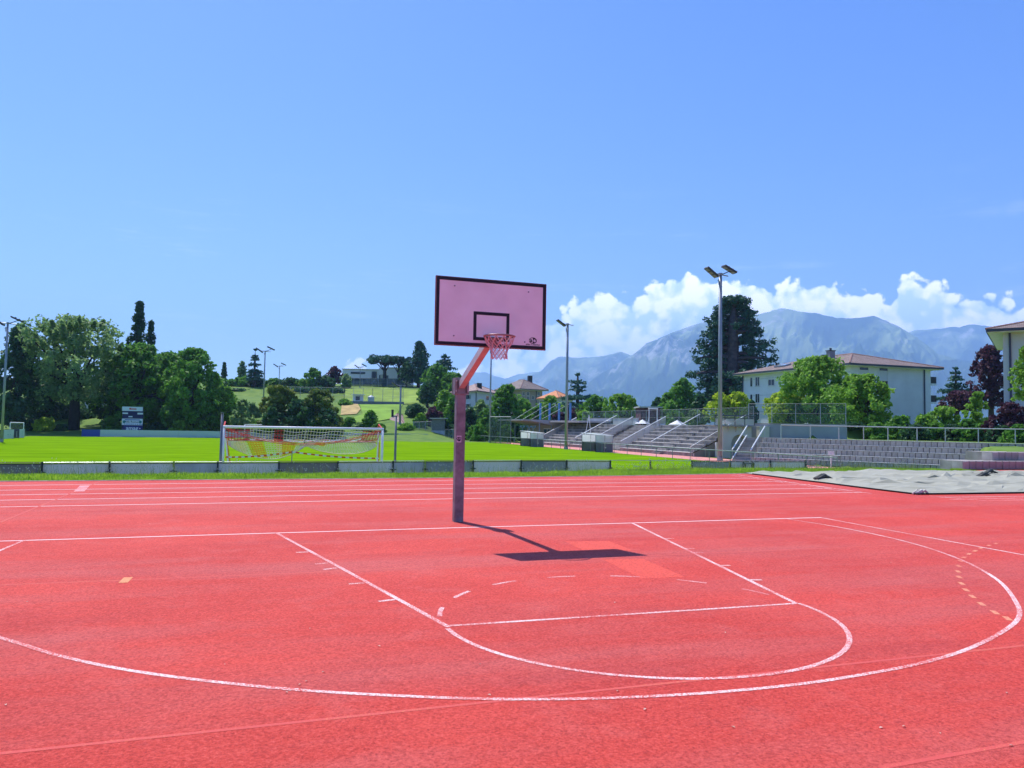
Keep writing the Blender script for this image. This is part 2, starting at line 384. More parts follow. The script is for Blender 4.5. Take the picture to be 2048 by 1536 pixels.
EDGE = [(-70, 10.6), (-9.4, 11.45), (2.74, 11.75), (9, 12.3), (14.85, 13.25), (27.8, 13.5), (28.4, 15.25), (70, 15.25)]
def build_track():
    mb = MB(); pts = EDGE+[(70, -60), (-70, -60)]
    mb.prism(pts, -.029, 0.0)
    t = structure(obj('running_track', mb, M_track))
    # sandy kerb where the surface ends
    k = MB()
    for (x0, y0), (x1, y1) in zip(EDGE[:5], EDGE[1:6]):
        k.beam((x0, y0+.06, -.01), (x1, y1+.06, -.01), .10, .05)
    obj('edge_strip', k, mat('sandy_edge', (.46, .36, .30), .95, .3, 5), t)
    def strip(name, pts, w, m, z=.004, par=t):
        pts = [np.asarray(p, float)[:2] for p in pts]; vs = []
        for i, p in enumerate(pts):
            d = pts[min(i+1, len(pts)-1)]-pts[max(i-1, 0)]; d = d/np.linalg.norm(d); nrm = np.array([-d[1], d[0]])
            vs += [(*(p+nrm*w/2), z*.4), (*(p-nrm*w/2), z*.4)]
        b = MB().add(vs, [(2*i, 2*i+1, 2*i+3, 2*i+2) for i in range(len(pts)-1)])
        return obj(name, b, m, par)
    def px(*uv): return [G(u, v)[:2] for u, v in uv]
    def catmull(P, n=8):
        P = [np.asarray(p) for p in P]; out = []
        for i in range(len(P)-1):
            p0, p1, p2, p3 = P[max(i-1, 0)], P[i], P[i+1], P[min(i+2, len(P)-1)]
            for k in range(n):
                s = k/n; out.append(.5*((2*p1)+(-p0+p2)*s+(2*p0-5*p1+4*p2-p3)*s*s+(-p0+3*p1-3*p2+p3)*s**3))
        return out+[P[-1]]
    W = M_white_line; F = M_faint_line
    bl = px((48, 1081), (1643, 1035)); d = (bl[1]-bl[0])/np.linalg.norm(bl[1]-bl[0])
    strip('baseline', [bl[0]-d*4, bl[0], *px((555, 1066), (916, 1055.5), (1265, 1046)), bl[1]], .05, M_lane_line)
    cor = px((1643, 1035.5), (2048, 1110)); strip('sideline', [cor[0], cor[1], cor[1]+(cor[1]-cor[0])*2], .05, W, .0044)
    strip('key_line', px((553, 1066), (726, 1160), (897, 1254)), .05, W, .0048)
    strip('key_line', px((1264, 1046), (1440, 1132), (1594, 1208)), .05, W, .0048)
    strip('free_throw_line', px((895, 1252), (1594, 1207)), .046, W, .0052)
    c, r = np.array([-.012, -5.83]), 1.79
    strip('free_throw_arc', [c+r*np.array([math.cos(a), math.sin(a)]) for a in np.linspace(math.pi+.01, 2*math.pi-.01, 40)], .044, W, .0056)
    for k in range(7):
        a0 = math.pi*(.10+.80*k/6)
        strip('dashed_arc_mark', [c+1.8*np.array([math.cos(a), math.sin(a)]) for a in np.linspace(a0-.095, a0+.095, 6)], .045, W if k in (4, 5, 6) else M_faded_white)
    arc = [(6.5, .25), (6.60, -1.29), (6.36, -2.82), (5.79, -4.2), (4.96, -5.42), (4.03, -6.38), (3.43, -6.87), (2.8, -7.21), (2.02, -7.53), (1.37, -7.71), (.77, -7.80), (.13, -7.85), (-.62, -7.82), (-1.28, -7.72), (-1.89, -7.56), (-2.48, -7.33), (-3.07, -7.05), (-3.68, -6.68), (-4.18, -6.31), (-4.62, -5.9), (-4.97, -5.49), (-5.5, -4.8), (-6.1, -3.6), (-6.4, -2.2), (-6.42, -1.2), (-6.34, .16)]
    strip('three_point_line', catmull(arc), .044, W, .0060)
    for a, b in (((592, 1105), (616, 1104)), ((631, 1128), (656, 1126)), ((647, 1139), (673, 1136)), ((697, 1168), (728, 1166)), ((757, 1203), (790, 1199)),
                 ((1327, 1077), (1348, 1077)), ((1366, 1097), (1389, 1097)), ((1383, 1105), (1406, 1105)), ((1434, 1131), (1461, 1131)), ((1495, 1160), (1524, 1160))):
        strip('rebound_mark', px(a, b), .05, W)
    for (xl, yl), (xm, ym) in (((-9.27, 10.14), (2.49, 10.8)), ((-8.89, 8.69), (2.09, 9.25)), ((-8.55, 7.42), (1.73, 7.85)), ((-8.22, 6.19), (1.39, 6.5)), ((-7.86, 4.82), (1.04, 5.1))):
        sl = (ym-yl)/(xm-xl); xe = 13.1+(ym-4.9)*.16
        strip('lane_line', catmull([(-40, yl-sl*20), (xl, yl), (xm, ym), (xe, ym+.1)], 4), .055, M_lane_line)
    strip('finish_line', px((1476, 950), (1600, 967.5), (1742, 987)), .09, W, .0064)
    strip('finish_line', px((1462, 951), (1580, 967.5), (1716, 986.5)), .04, W, .0064)
    strip('cross_line', px((200, 963), (100, 1004), (0, 1045)), .05, F, .0068)
    strip('lane_mark', px((170, 971), (158, 983)), .22, line_mat('faded_white_paint', (.74, .34, .34), .6), .0072)
    for a, b in (((1880, 994.5), (2048, 993)), ((1900, 999), (2100, 995)), ((1960, 1001), (2100, 999))): strip('jump_lane_line', px(a, b), .07, W)
    strip('jump_lane_line', px((1860, 992), (1962, 1001)), .05, W, .0046)
    strip('faded_line', px((-60, 1172.5), (600, 1146), (1400, 1107), (2060, 1079)), .04, F, .003)
    strip('faded_line', [(-5.2, -7.59), (9, -7.57)], .036, F, .003)
    strip('faded_line', px((1760, 1536), (2060, 1482)), .036, F, .003)
    for k, (u, v) in enumerate(((1992, 1087), (1978, 1091), (1962, 1096), (1950, 1102), (1938, 1108), (1928, 1115), (1921, 1122), (1917, 1132), (1916, 1143), (1918, 1154), (1923, 1167), (1932, 1180), (1945, 1193), (1963, 1208), (1990, 1225), (2015, 1237))):
        p = G(u, v)[:2]; q = G(u+5, v+3.5 if v > 1120 else v-2.5)[:2]; dd = (q-p)/np.linalg.norm(q-p)
        strip('faded_dash', [p-dd*.08, p+dd*.08], .05, M_faded_dash)
    strip('orange_mark', px((257, 1155), (246, 1166)), .09, line_mat('orange_paint', (.74, .30, .12), .58), .0084)
    pm = mat('newer_rubber_patch', (.70, .085, .058), .9, .3, 52, .6, 90)
    for q in (((1130, 1083), (1217, 1082), (1266, 1101), (1172, 1103)), ((1205, 1119), (1286, 1118), (1371, 1154), (1283, 1157))):
        obj('repair_patch', MB().add([(*G(u, v)[:2], .0012) for u, v in q][::-1], [(0, 1, 2, 3)]), pm, t)
    return t
TRACK = build_track()

def build_pitch():
    # alternating mown bands, seen as a slight change of green
    m = bpy.data.materials.new('mown_turf'); m.use_nodes = True
    N = m.node_tree.nodes; L = m.node_tree.links; b = N['Principled BSDF']; b.inputs['Roughness'].default_value = 1; b.inputs['Specular IOR Level'].default_value = 0
    tc = N.new('ShaderNodeTexCoord'); mp = N.new('ShaderNodeMapping'); L.new(tc.outputs['Object'], mp.inputs[0]); mp.inputs['Scale'].default_value = (.5, 2.2, 1)
    n = N.new('ShaderNodeTexNoise'); n.inputs['Scale'].default_value = .28; n.inputs['Detail'].default_value = 9; n.inputs['Roughness'].default_value = .65; L.new(mp.outputs[0], n.inputs['Vector'])
    r = N.new('ShaderNodeMapRange'); L.new(n.outputs[0], r.inputs[0]); r.inputs[1].default_value = .34; r.inputs[2].default_value = .66
    mx = N.new('ShaderNodeMix'); mx.data_type = 'RGBA'; L.new(r.outputs[0], mx.inputs[0]); mx.inputs[6].default_value = (*PITCH_A, 1); mx.inputs[7].default_value = (*PITCH_B, 1)
    L.new(mx.outputs[2], b.inputs['Base Color'])
    n2 = N.new('ShaderNodeTexNoise'); n2.inputs['Scale'].default_value = 30; L.new(tc.outputs['Object'], n2.inputs['Vector'])
    bp = N.new('ShaderNodeBump'); bp.inputs['Strength'].default_value = .4; bp.inputs['Distance'].default_value = .03; L.new(n2.outputs[0], bp.inputs['Height']); L.new(bp.outputs[0], b.inputs['Normal'])
    p = structure(obj('football_pitch', MB().bb(-33, 33.2, 19.2, 114.5, ZL-.02, ZL), m))
    tr = mat('pale_red_path', (.62, .26, .22), .9, .1, 1.5)
    structure(obj('spectator_path', MB().bb(33.25, 37.6, 19.6, 112, ZL-.02, ZL+.004), tr))
PITCH_A, PITCH_B = (.090, .215, .002), (.205, .365, .008)
build_pitch()

# ------------------------------------------------------------------ mountains and haze
def vnoise(x, y, seed=0):
    xi, yi = np.floor(x).astype(int), np.floor(y).astype(int); fx, fy = x-xi, y-yi
    fx = fx*fx*(3-2*fx); fy = fy*fy*(3-2*fy)
    def h(a, b):
        n = (a*374761393+b*668265263+seed*974634777) & 0x7fffffff; n = ((n ^ (n >> 13))*1274126177) & 0x7fffffff
        return ((n ^ (n >> 16)) & 0xffff)/65535.0
    return (h(xi, yi)*(1-fx)+h(xi+1, yi)*fx)*(1-fy)+(h(xi, yi+1)*(1-fx)+h(xi+1, yi+1)*fx)*fy
def ridged(x, y, seed, octs=6):
    s = np.zeros_like(x); a = .5; f = 1.0
    for k in range(octs):
        s += a*(1-np.abs(2*vnoise(x*f, y*f, seed+k)-1)); a *= .52; f *= 2.03
    return s
def mountain(name, pts, dist, depth, seed, relief, m):
    us = np.arange(pts[0][0], pts[-1][0]+1, 2.5)
    vs = np.interp(us, [p[0] for p in pts], [p[1] for p in pts])
    dirs = np.array([ray(u, v) for u, v in zip(us, vs)])
    hd = np.hypot(dirs[:, 0], dirs[:, 1])
    az = np.arctan2(dirs[:, 0], dirs[:, 1]); el = dirs[:, 2]/hd
    T = np.concatenate([np.linspace(0, 1, 110), np.linspace(1.06, 1.6, 8)])
    V = np.zeros((len(T), len(us), 3))
    wob = (vnoise(us/140., us*0+3.3, seed)-.5)*.16
    for i, t in enumerate(T):
        dd = dist-depth*(1-t)+wob*depth*np.clip(t, 0, 1)
        dr = dist+wob*depth
        zr = el*dr+CAM[2]
        if t <= 1: base = zr*(t**1.15)
        else: base = zr*(1-(t-1)*1.25)
        amp = relief*np.clip(t*(1.0-t)*4, 0, 1)**.8 if t < 1 else relief*.5*(t-1)
        lx = az*dist/900.0
        rr = ridged(lx*1.25+t*.9, t*depth/3200.+lx*.15, seed)-.52
        rr2 = ridged(lx*4.2-t*1.6, t*depth/1700.+lx*.2, seed+17)-.5
        z = base+amp*(1.6*rr+.95*rr2)
        z = np.minimum(z, np.where(t < 1, el*.985*dd+1.0, 1e9)) if t < 1 else z
        z = np.maximum(z, -1.5) if t > 0 else np.full_like(z, -1.5)
        V[i, :, 0] = CAM[0]+np.sin(az)*dd; V[i, :, 1] = CAM[1]+np.cos(az)*dd; V[i, :, 2] = z
    V[109, :, 2] += (vnoise(us/9., us*0+1.7, seed+5)-.5)*dist*.0012
    n = len(us); k = len(T)
    i = np.arange((k-1)*(n-1)); a = (i//(n-1))*n+(i % (n-1))
    f = np.stack([a, a+1, a+n+1, a+n], 1)
    me = bpy.data.meshes.new(name); me.from_pydata(V.reshape(-1, 3).tolist(), [], f.tolist()); me.update()
    return structure(link(name, me, m, smooth_=True))
def mountain_mat():
    m = bpy.data.materials.new('forest_and_rock'); m.use_nodes = True
    N = m.node_tree.nodes; L = m.node_tree.links; b = N['Principled BSDF']; b.inputs['Roughness'].default_value = 1; b.inputs['Specular IOR Level'].default_value = 0
    tc = N.new('ShaderNodeTexCoord'); g = N.new('ShaderNodeNewGeometry'); sp = N.new('ShaderNodeSeparateXYZ'); L.new(g.outputs['Normal'], sp.inputs[0])
    ps = N.new('ShaderNodeSeparateXYZ'); L.new(g.outputs['Position'], ps.inputs[0])
    def noise(scale, det=8, st=(1, 1, 1), rough=.6):
        mp = N.new('ShaderNodeMapping'); mp.inputs['Scale'].default_value = st; L.new(tc.outputs['Object'], mp.inputs[0])
        n = N.new('ShaderNodeTexNoise'); n.inputs['Scale'].default_value = scale; n.inputs['Detail'].default_value = det; n.inputs['Roughness'].default_value = rough; L.new(mp.outputs[0], n.inputs['Vector']); return n.outputs[0]
    def rng(s, a, c):
        r = N.new('ShaderNodeMapRange'); L.new(s, r.inputs[0]); r.inputs[1].default_value = a; r.inputs[2].default_value = c; return r.outputs[0]
    def mul(a, c):
        x = N.new('ShaderNodeMath'); x.operation = 'MULTIPLY'; L.new(a, x.inputs[0]); L.new(c, x.inputs[1]); return x.outputs[0]
    def mix(f, a, c):
        x = N.new('ShaderNodeMix'); x.data_type = 'RGBA'; L.new(f, x.inputs[0])
        for i, s in ((6, a), (7, c)):
            if isinstance(s, tuple): x.inputs[i].default_value = (*s, 1)
            else: L.new(s, x.inputs[i])
        return x.outputs[2]
    c = mix(rng(noise(.004, 9), .35, .7), (.006, .016, .012), (.05, .085, .04))
    meadow = mul(rng(noise(.0011, 7), .47, .58), rng(ps.outputs[2], 300, 1000))
    c = mix(meadow, c, (.26, .32, .13))
    rock = mul(rng(noise(.0016, 10, (1, 1, .45), .72), .56, .63), rng(ps.outputs[2], 150, 900))
    c = mix(rock, c, (.46, .45, .43))
    L.new(c, b.inputs['Base Color'])
    return m
MM = mountain_mat()
def zc(x, y): return (980+x/1.918, 500+y/1.918)
mountain('mountain_range', [(820, 842), (880, 790), (905, 765), (925, 752), (943, 745), (969, 744), (985, 750), (1010, 757), (1040, 748), (1075, 744), (1110, 730), (1150, 745), (1230, 800), (1300, 850)], 13000, 3200, 3, 90, MM)
mountain('mountain_range', [zc(-330, 690), zc(-120, 600), zc(0, 540), zc(60, 511), zc(100, 500), zc(195, 465), zc(230, 428), zc(262, 411), zc(300, 409), zc(340, 415), zc(400, 409), zc(440, 405), zc(480, 395), zc(500, 388), zc(522, 396), zc(560, 415), zc(640, 450), zc(900, 640)], 10500, 2800, 21, 190, MM)
mountain('mountain_range', [zc(1500, 420), zc(1560, 330), zc(1640, 306), zc(1720, 301), zc(1780, 295), zc(1802, 297), zc(1850, 284), zc(1900, 291), zc(1960, 299), zc(2048, 312), zc(2300, 330), zc(2700, 420)], 12000, 2600, 44, 220, MM)
mountain('mountain_range', [zc(120, 690), zc(300, 580), zc(400, 490), zc(470, 445), zc(545, 403), zc(600, 358), zc(650, 338), zc(700, 315), zc(760, 295), zc(860, 262), zc(1000, 252), zc(1060, 239), zc(1110, 223), zc(1150, 228), zc(1190, 236), zc(1260, 244), zc(1330, 261), zc(1400, 262), zc(1470, 252), zc(1500, 263), zc(1560, 290), zc(1640, 335), zc(1720, 400), zc(1800, 420), zc(1900, 440), zc(2100, 520), zc(2500, 640)], 9000, 3300, 60, 300, MM)

def build_haze():
    m = bpy.data.materials.new('summer_haze'); m.use_nodes = True; N = m.node_tree.nodes; L = m.node_tree.links
    N.remove(N['Principled BSDF'])
    pv = N.new('ShaderNodeVolumePrincipled'); pv.inputs['Color'].default_value = (*HAZE_COL, 1); pv.inputs['Density'].default_value = HAZE_DEN
    pv.inputs['Anisotropy'].default_value = 0.25
    L.new(pv.outputs[0], N['Material Output'].inputs['Volume'])
    m.cycles.homogeneous_volume = True
    stuff(obj('haze', MB().bb(-15800, 15800, -13800, 15800, -4, 1900), m))
HAZE_COL, HAZE_DEN = (.37, .585, 1.0), 1.35e-4
build_haze()

# ------------------------------------------------------------------ basketball hoop
def build_hoop():
    t = thing('basketball_hoop', 'basketball hoop with pinkish white backboard on a single bent steel post', 'basketball hoop', (.12, 1.04, 0))
    px_, py_ = .12, 1.04
    mb = MB(); w = .083
    # square tube with softened corners
    ring = []
    for a in range(4):
        for b in (-20, 20, ):
            pass
    c = .014
    poly = [(-w+c, -w), (w-c, -w), (w, -w+c), (w, w-c), (w-c, w), (-w+c, w), (-w, w-c), (-w, -w+c)]
    mb.prism([(px_+x, py_+y) for x, y in poly], 0.0, 2.50)
    post = obj('post', mb, M_post, t)
    st = obj('sticker', MB().bb(px_-.075, px_+.012, py_-w-.0025, py_-w-.0005, 1.40, 1.52), mat('sticker_paper', (.55, .5, .58), .5), post)
    ink = mat('sticker_ink', (.02, .018, .05), .5)
    k = MB()
    for i in range(14):
        a = 2*math.pi*i/14; r1, r2 = .030, .034+.006*math.sin(3*a)
        k.tube([(px_-.032+r2*math.cos(a), py_-w-.003, 1.462+r2*math.sin(a)), (px_-.032+r2*math.cos(a+.45), py_-w-.003, 1.462+r2*math.sin(a+.45))], .0055, 4)
    k.bb(px_-.062, px_-.004, py_-w-.004, py_-w-.003, 1.43, 1.455)
    k.bb(px_-.05, px_-.02, py_-w-.0045, py_-w-.0035, 1.465, 1.485)
    obj('sticker_print', k, ink, post)
    # head of the post: side plates with bolts, between which the arm is clamped
    br = MB()
    br.bb(px_-.128, px_-.088, py_-.11, py_+.11, 2.27, 2.545)
    br.bb(px_+.088, px_+.128, py_-.11, py_+.11, 2.27, 2.545)
    br.bb(px_-.128, px_+.128, py_+.085, py_+.105, 2.27, 2.545)
    br.bb(px_-.13, px_+.13, py_-.11, py_+.11, 2.255, 2.275)
    br.bb(px_-.087, px_+.04, py_-.06, py_+.083, 2.50, 2.552)
    b = obj('bracket', br, M_post, t)
    for x in (-.108, .108):
        for z in (2.31, 2.49):
            obj('bolt', MB().tube([(px_+x, py_-.108, z), (px_+x, py_-.128, z)], .015, 6), M_galv, b)
    # arm
    A0 = np.array([px_+.0, py_-.02, 2.40]); A1 = np.array([.075, -.72, 3.0])
    arm = obj('arm', MB().beam(A0, A1, .105, .125), mat('pale_zinc_arm', (.46, .46, .48), .5, .1, 5, metal=.15), t)
    obj('arm_foot', MB().bb(.0, .15, -.745, -.725, 2.93, 3.25).bb(.03, .12, -.727, -.60, 3.02, 3.2), M_galv, arm)
    # backboard
    x0, x1, z0, z1, yb = -.79, 1.01, 2.936, 3.988, -.80
    wb = mat('white_board', (.90, .89, .90), .38, 0, 2.2, col2=(.80, .78, .79), detail=9)
    bb = obj('backboard', MB().bb(x0, x1, yb, yb+.035, z0, z1), wb, t)
    blk = mat('black_board_line', (.012, .012, .02), .45)
    e = .05; y0 = yb-.0025
    fr = MB().bb(x0+.001, x1-.001, y0, yb-.0004, z0+.001, z0+e).bb(x0+.001, x1-.001, y0, yb-.0004, z1-e, z1-.001).bb(x0+.001, x0+e, y0, yb-.0004, z0+e, z1-e).bb(x1-e, x1-.001, y0, yb-.0004, z0+e, z1-e)
    obj('border', fr, blk, bb)
    a0, a1, c0, c1 = -.19, .40, 3.03, 3.48
    sq = MB().bb(a0, a1, y0, yb-.0004, c0, c0+e).bb(a0, a1, y0, yb-.0004, c1-e, c1).bb(a0, a0+e, y0, yb-.0004, c0+e, c1-e).bb(a1-e, a1, y0, yb-.0004, c0+e, c1-e)
    obj('target_square', sq, blk, bb)
    edge = mat('rusty_board_edge', (.22, .085, .05), .7, .3, 8)
    obj('edge_frame', MB().bb(x0-.006, x1+.006, yb+.004, yb+.03, z0-.012, z0-.001).bb(x0-.012, x0-.001, yb+.004, yb+.03, z0-.012, z1+.006).bb(x1+.001, x1+.012, yb+.004, yb+.03, z0-.012, z1+.006).bb(x0-.006, x1+.006, yb+.004, yb+.03, z1+.001, z1+.01), edge, bb)
    for bx, bz in ((-.503, 3.856), (.713, 3.847), (-.501, 3.08), (.662, 3.042)):
        obj('bolt', MB().tube([(bx, yb-.001, bz), (bx, yb-.008, bz)], .012, 8), M_galv_d, bb)
    # maker's mark in the lower corner
    lx, lz = .80, 3.072
    el = [(lx+.062*math.cos(2*math.pi*i/28), lz+.045*math.sin(2*math.pi*i/28)) for i in range(28)]
    ring = MB()
    for i in range(28):
        p, q = el[i], el[(i+1) % 28]; ring.beam((p[0], yb-.002, p[1]), (q[0], yb-.002, q[1]), .003, .009, up=(0, 0, 1))
    half = MB().add([(lx, yb-.0022, lz+.044), (lx, yb-.0022, lz-.044)]+[(lx+.06*math.cos(a), yb-.0022, lz+.044*math.sin(a)) for a in np.linspace(-math.pi/2+.01, math.pi/2-.01, 16)], [tuple([1]+list(range(2, 18))+[0])])
    lm = obj('maker_mark', ring, blk, bb); obj('maker_mark', half, blk, bb)
    text('maker_letter', 'a', .085, blk, bb, (lx-.030, yb-.0025, lz+.004), (1, 0, 0), (0, 0, 1), extrude=.0006, bold=.003)
    text('maker_letter', 'e', .085, wb, bb, (lx+.028, yb-.0032, lz+.004), (1, 0, 0), (0, 0, 1), extrude=.0006, bold=.003)
    text('maker_name', 'alder + eisenhut', .036, blk, bb, (.80, yb-.0025, 3.008), (1, 0, 0), (0, 0, 1), extrude=.0006, bold=.0006)
    # rim
    R0, cx, cy, cz = .232, .113, -1.19, 3.062
    rm = mat('worn_red_rim', (.34, .20, .19), .4, .25, 12, metal=.45)
    rb = MB().tube([(cx+R0*math.cos(2*math.pi*i/40), cy+R0*math.sin(2*math.pi*i/40), cz) for i in range(40)], .0145, 8, closed=True)
    rim = obj('rim', rb, rm, t, True)
    pl = MB().bb(cx-.09, cx+.09, yb-.012, yb-.003, cz-.10, cz+.03)
    pl.add([(cx-.085, yb-.012, cz-.015), (cx+.085, yb-.012, cz-.015), (cx+.06, cy+.20, cz-.012), (cx-.06, cy+.20, cz-.012), (cx-.085, yb-.012, cz-.004), (cx+.085, yb-.012, cz-.004), (cx+.06, cy+.20, cz-.001), (cx-.06, cy+.20, cz-.001)], [(0, 3, 2, 1), (4, 5, 6, 7), (0, 1, 5, 4), (1, 2, 6, 5), (2, 3, 7, 6), (3, 0, 4, 7)])
    obj('mounting_plate', pl, rm, rim)
    for sx in (-1, 1):
        obj('brace', MB().tube([(cx+sx*.07, yb-.01, cz-.09), (cx+sx*.14, cy+.18, cz-.008)], .008, 6), rm, rim)
    # net: twelve cords that cross in rows
    n = 12; rows = [(0, R0-.004), (.09, .200), (.155, .150), (.205, .128), (.245, .122), (.285, .120), (.335, .128)]
    nb = MB()
    def P(row, k, h):
        z, r = rows[row]; a = 2*math.pi*(k+h*.5)/n
        return np.array([cx+r*math.cos(a), cy+r*math.sin(a), cz-.008-z])
    for row in range(len(rows)-1):
        for k in range(n):
            h = row % 2
            a = P(row, k, h)
            for dk in ((0, -1) if h == 0 else (0, 1)):
                b_ = P(row+1, k+dk, 1-h) if h == 0 else P(row+1, k+dk, 0)
                mid = (a+b_)/2+np.array([0, 0, -.004])
                nb.tube([a, mid, b_], .0075, 5, cap=False)
    net = obj('net', nb, mat('net_cord', (.66, .46, .44), .8, .15, 20), t)
    return t
build_hoop()

# ------------------------------------------------------------------ sand pit cover
def build_tarp():
    nx, ny = 46, 36; x0, x1, y0, y1 = 14.05, 31.0, 4.25, 13.35; rng = np.random.default_rng(21)
    X, Y = np.meshgrid(np.linspace(0, 1, nx), np.linspace(0, 1, ny))
    jx = (rng.random(X.shape)-.5)*.85/(nx-1); jy = (rng.random(X.shape)-.5)*.85/(ny-1); inner = (X > 0) & (X < 1) & (Y > 0) & (Y < 1)
    Xj, Yj = np.where(inner, X+jx, X), np.where(inner, Y+jy, Y)
    wx = x0+Xj*(x1-x0)+(Yj*.95)*(1-Xj); wy = y0+Yj*(y1-y0)-(Xj*.3)*(1-Yj)
    wx = wx+.10*(vnoise(X*9, Y*7, 3)-.5); wy = wy+.14*(vnoise(X*12, Y*8, 4)-.5)
    # stiff cloth: flat facets between creases, with a few long folds running along the pit
    fold = ridged(wx*.22+.35*vnoise(wx*.5, wy*.5, 9), wy*.95+.25*wx, 31, 2); fold = fold/fold.max()
    ed = np.clip(np.minimum(np.minimum(X, 1-X)*(x1-x0), np.minimum(Y, 1-Y)*(y1-y0))/.5, 0, 1)
    Z = .025+ed**.8*(.02+.055*rng.random(X.shape)**1.6+.05*vnoise(wx*.5, wy*.6, 12)+.16*fold**8)
    v = np.stack([wx.ravel(), wy.ravel(), Z.ravel()], 1)
    i = np.arange((ny-1)*(nx-1)); a = (i//(nx-1))*nx+(i % (nx-1)); flip = rng.random(len(a)) < .5
    f = np.where(flip[:, None], np.stack([a, a+1, a+nx+1, a, a+nx+1, a+nx], 1), np.stack([a, a+1, a+nx, a+1, a+nx+1, a+nx], 1)).reshape(-1, 3)
    base = np.array([22, 9, 0.])
    t = thing('tarpaulin', 'wrinkled grey-green tarpaulin spread over the sand pit beside the track', 'tarpaulin', base)
    me = bpy.data.meshes.new('sheet'); me.from_pydata((v-base).tolist(), [], f.tolist()); me.update()
    o = link('sheet', me, mat('grey_green_tarp', (.37, .36, .27), .55, .10, .9, .3, 3.0, spec=.2), t)
    edge = mat('black_rope', (.02, .02, .022), .7)
    for sel in (slice(0, nx), slice((ny-1)*nx, ny*nx)):
        P = v[sel]+np.array([0, 0, .01]); obj('hem', MB().tube([tuple(p) for p in P[::3]], .014, 6), edge, t, True)
    P = v[0::nx]; obj('hem', MB().tube([tuple(p+np.array([0, 0, .01])) for p in P[::3]], .014, 6), edge, t, True)
    # loose knot at the near corner and dark bunches of the sheet
    k = MB(); c = G(1838, 989)
    for j in range(7): k.tube([c+np.array([random.uniform(-.25, .3), random.uniform(-.1, .1), .02]), c+np.array([random.uniform(-.1, .15), random.uniform(-.06, .06), .12]), c+np.array([random.uniform(-.2, .35), random.uniform(-.1, .1), .03])], .035, 6)
    obj('knot', k, mat('pale_rope', (.6, .58, .52), .8), t, True)
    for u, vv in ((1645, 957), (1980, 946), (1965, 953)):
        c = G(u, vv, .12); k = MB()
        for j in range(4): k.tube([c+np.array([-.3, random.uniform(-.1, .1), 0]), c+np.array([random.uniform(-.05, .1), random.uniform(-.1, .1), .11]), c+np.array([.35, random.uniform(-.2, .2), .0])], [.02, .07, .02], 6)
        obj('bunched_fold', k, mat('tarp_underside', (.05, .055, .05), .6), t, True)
    return t
build_tarp()

# ------------------------------------------------------------------ perimeter barrier with banner panels
def build_barrier():
    us = [-60, 85, 220, 348, 436, 558, 676, 786, 850, 946, 1042, 1133, 1220, 1300, 1383, 1460, 1540, 1610]
    ps = []
    for u in us:
        v = np.interp(u, [-60, 680, 1100, 1220, 1610], [924.4, 921.8, 919.2, 920, 921.4]); p = G(u, v, .15); p[1] = np.interp(u, [-60, 700, 1000, 1610], [18.75, 19.9, 21.0, 21.2]); p = G(u, v, .15) if False else p
        d = ray(u, v); s = (p[1]-CAM[1])/d[1]; p = CAM+d*s; ps.append(p)
    t = thing('pitch_barrier', 'low barrier of grey banner panels on dark posts along the near end of the pitch', 'barrier', (ps[8][0], ps[8][1], ZL))
    m = {'l': mat('pale_banner_back', (.88, .68, .70), .75, .06, 1.5), 'd': mat('dark_banner_back', (.28, .21, .21), .75, .12, 1.2), 'b': mat('blue_grey_banner_back', (.54, .45, .53), .7, .15, 1.3), 'm': mat('mid_grey_banner_back', (.34, .30, .33), .7, .1, 1.2)}
    kinds = ['d', 'l', 'l', 'b', 'l', 'l', 'd', 'l', 'b', 'm', 'l', 'm', None, None, 'm', 'l', 'l']
    kinds = ['d', 'l', 'l', 'b', 'l', 'd', 'l', 'b', 'm', 'l', 'm', 'l', None, None, 'm', 'l', 'l']
    for i, k in enumerate(kinds):
        a, b = ps[i], ps[i+1]
        d = (b-a)/np.linalg.norm(b-a)
        obj('top_rail', MB().tube([a+np.array([0, 0, -.02]), b+np.array([0, 0, -.02])], .014, 6), M_galv if k in ('l', 'b', None) else mat('rusty_rail', (.14, .07, .05), .7, .2, 4), t)
        if k:
            mb = MB(); n = 6
            vs = []
            for j in range(n+1):
                q = a+(b-a)*(.012+.976*j/n); sag = .012*math.sin(j*2.1+i)
                vs += [q+np.array([0, sag, -.05]), q+np.array([0, sag*1.6, -.92])]
            mb.add(vs, [(2*j, 2*j+1, 2*j+3, 2*j+2) for j in range(n)])
            pnl = obj('banner_panel', mb, m[k], t)
            md = pnl.modifiers.new('thickness', 'SOLIDIFY'); md.thickness = .012
            obj('panel_edge', MB().beam(a+d*.03+np.array([0, -.01, -.065]), b-d*.03+np.array([0, -.01, -.065]), .02, .03), M_dark, t)
    for i, p in enumerate(ps):
        q = np.array([p[0], p[1]-.04, 0])
        g = obj('post', MB().bb(q[0]-.03, q[0]+.03, q[1]-.03, q[1]+.03, ZL, .15), M_dark if i not in (3, 8) else mat('yellow_green_post', (.32, .36, .05), .6), t)
        obj('clamp', MB().bb(q[0]-.13, q[0]+.13, q[1]-.045, q[1]-.02, -.235, -.205).tube([(q[0]-.05, q[1]-.05, -.22), (q[0]+.05, q[1]-.05, -.22)], .04, 6), M_dark, g)
    # a small stand with a crossbar propped on the fourth panel from the right
    return t, ps
BARRIER, BAR_PTS = build_barrier()
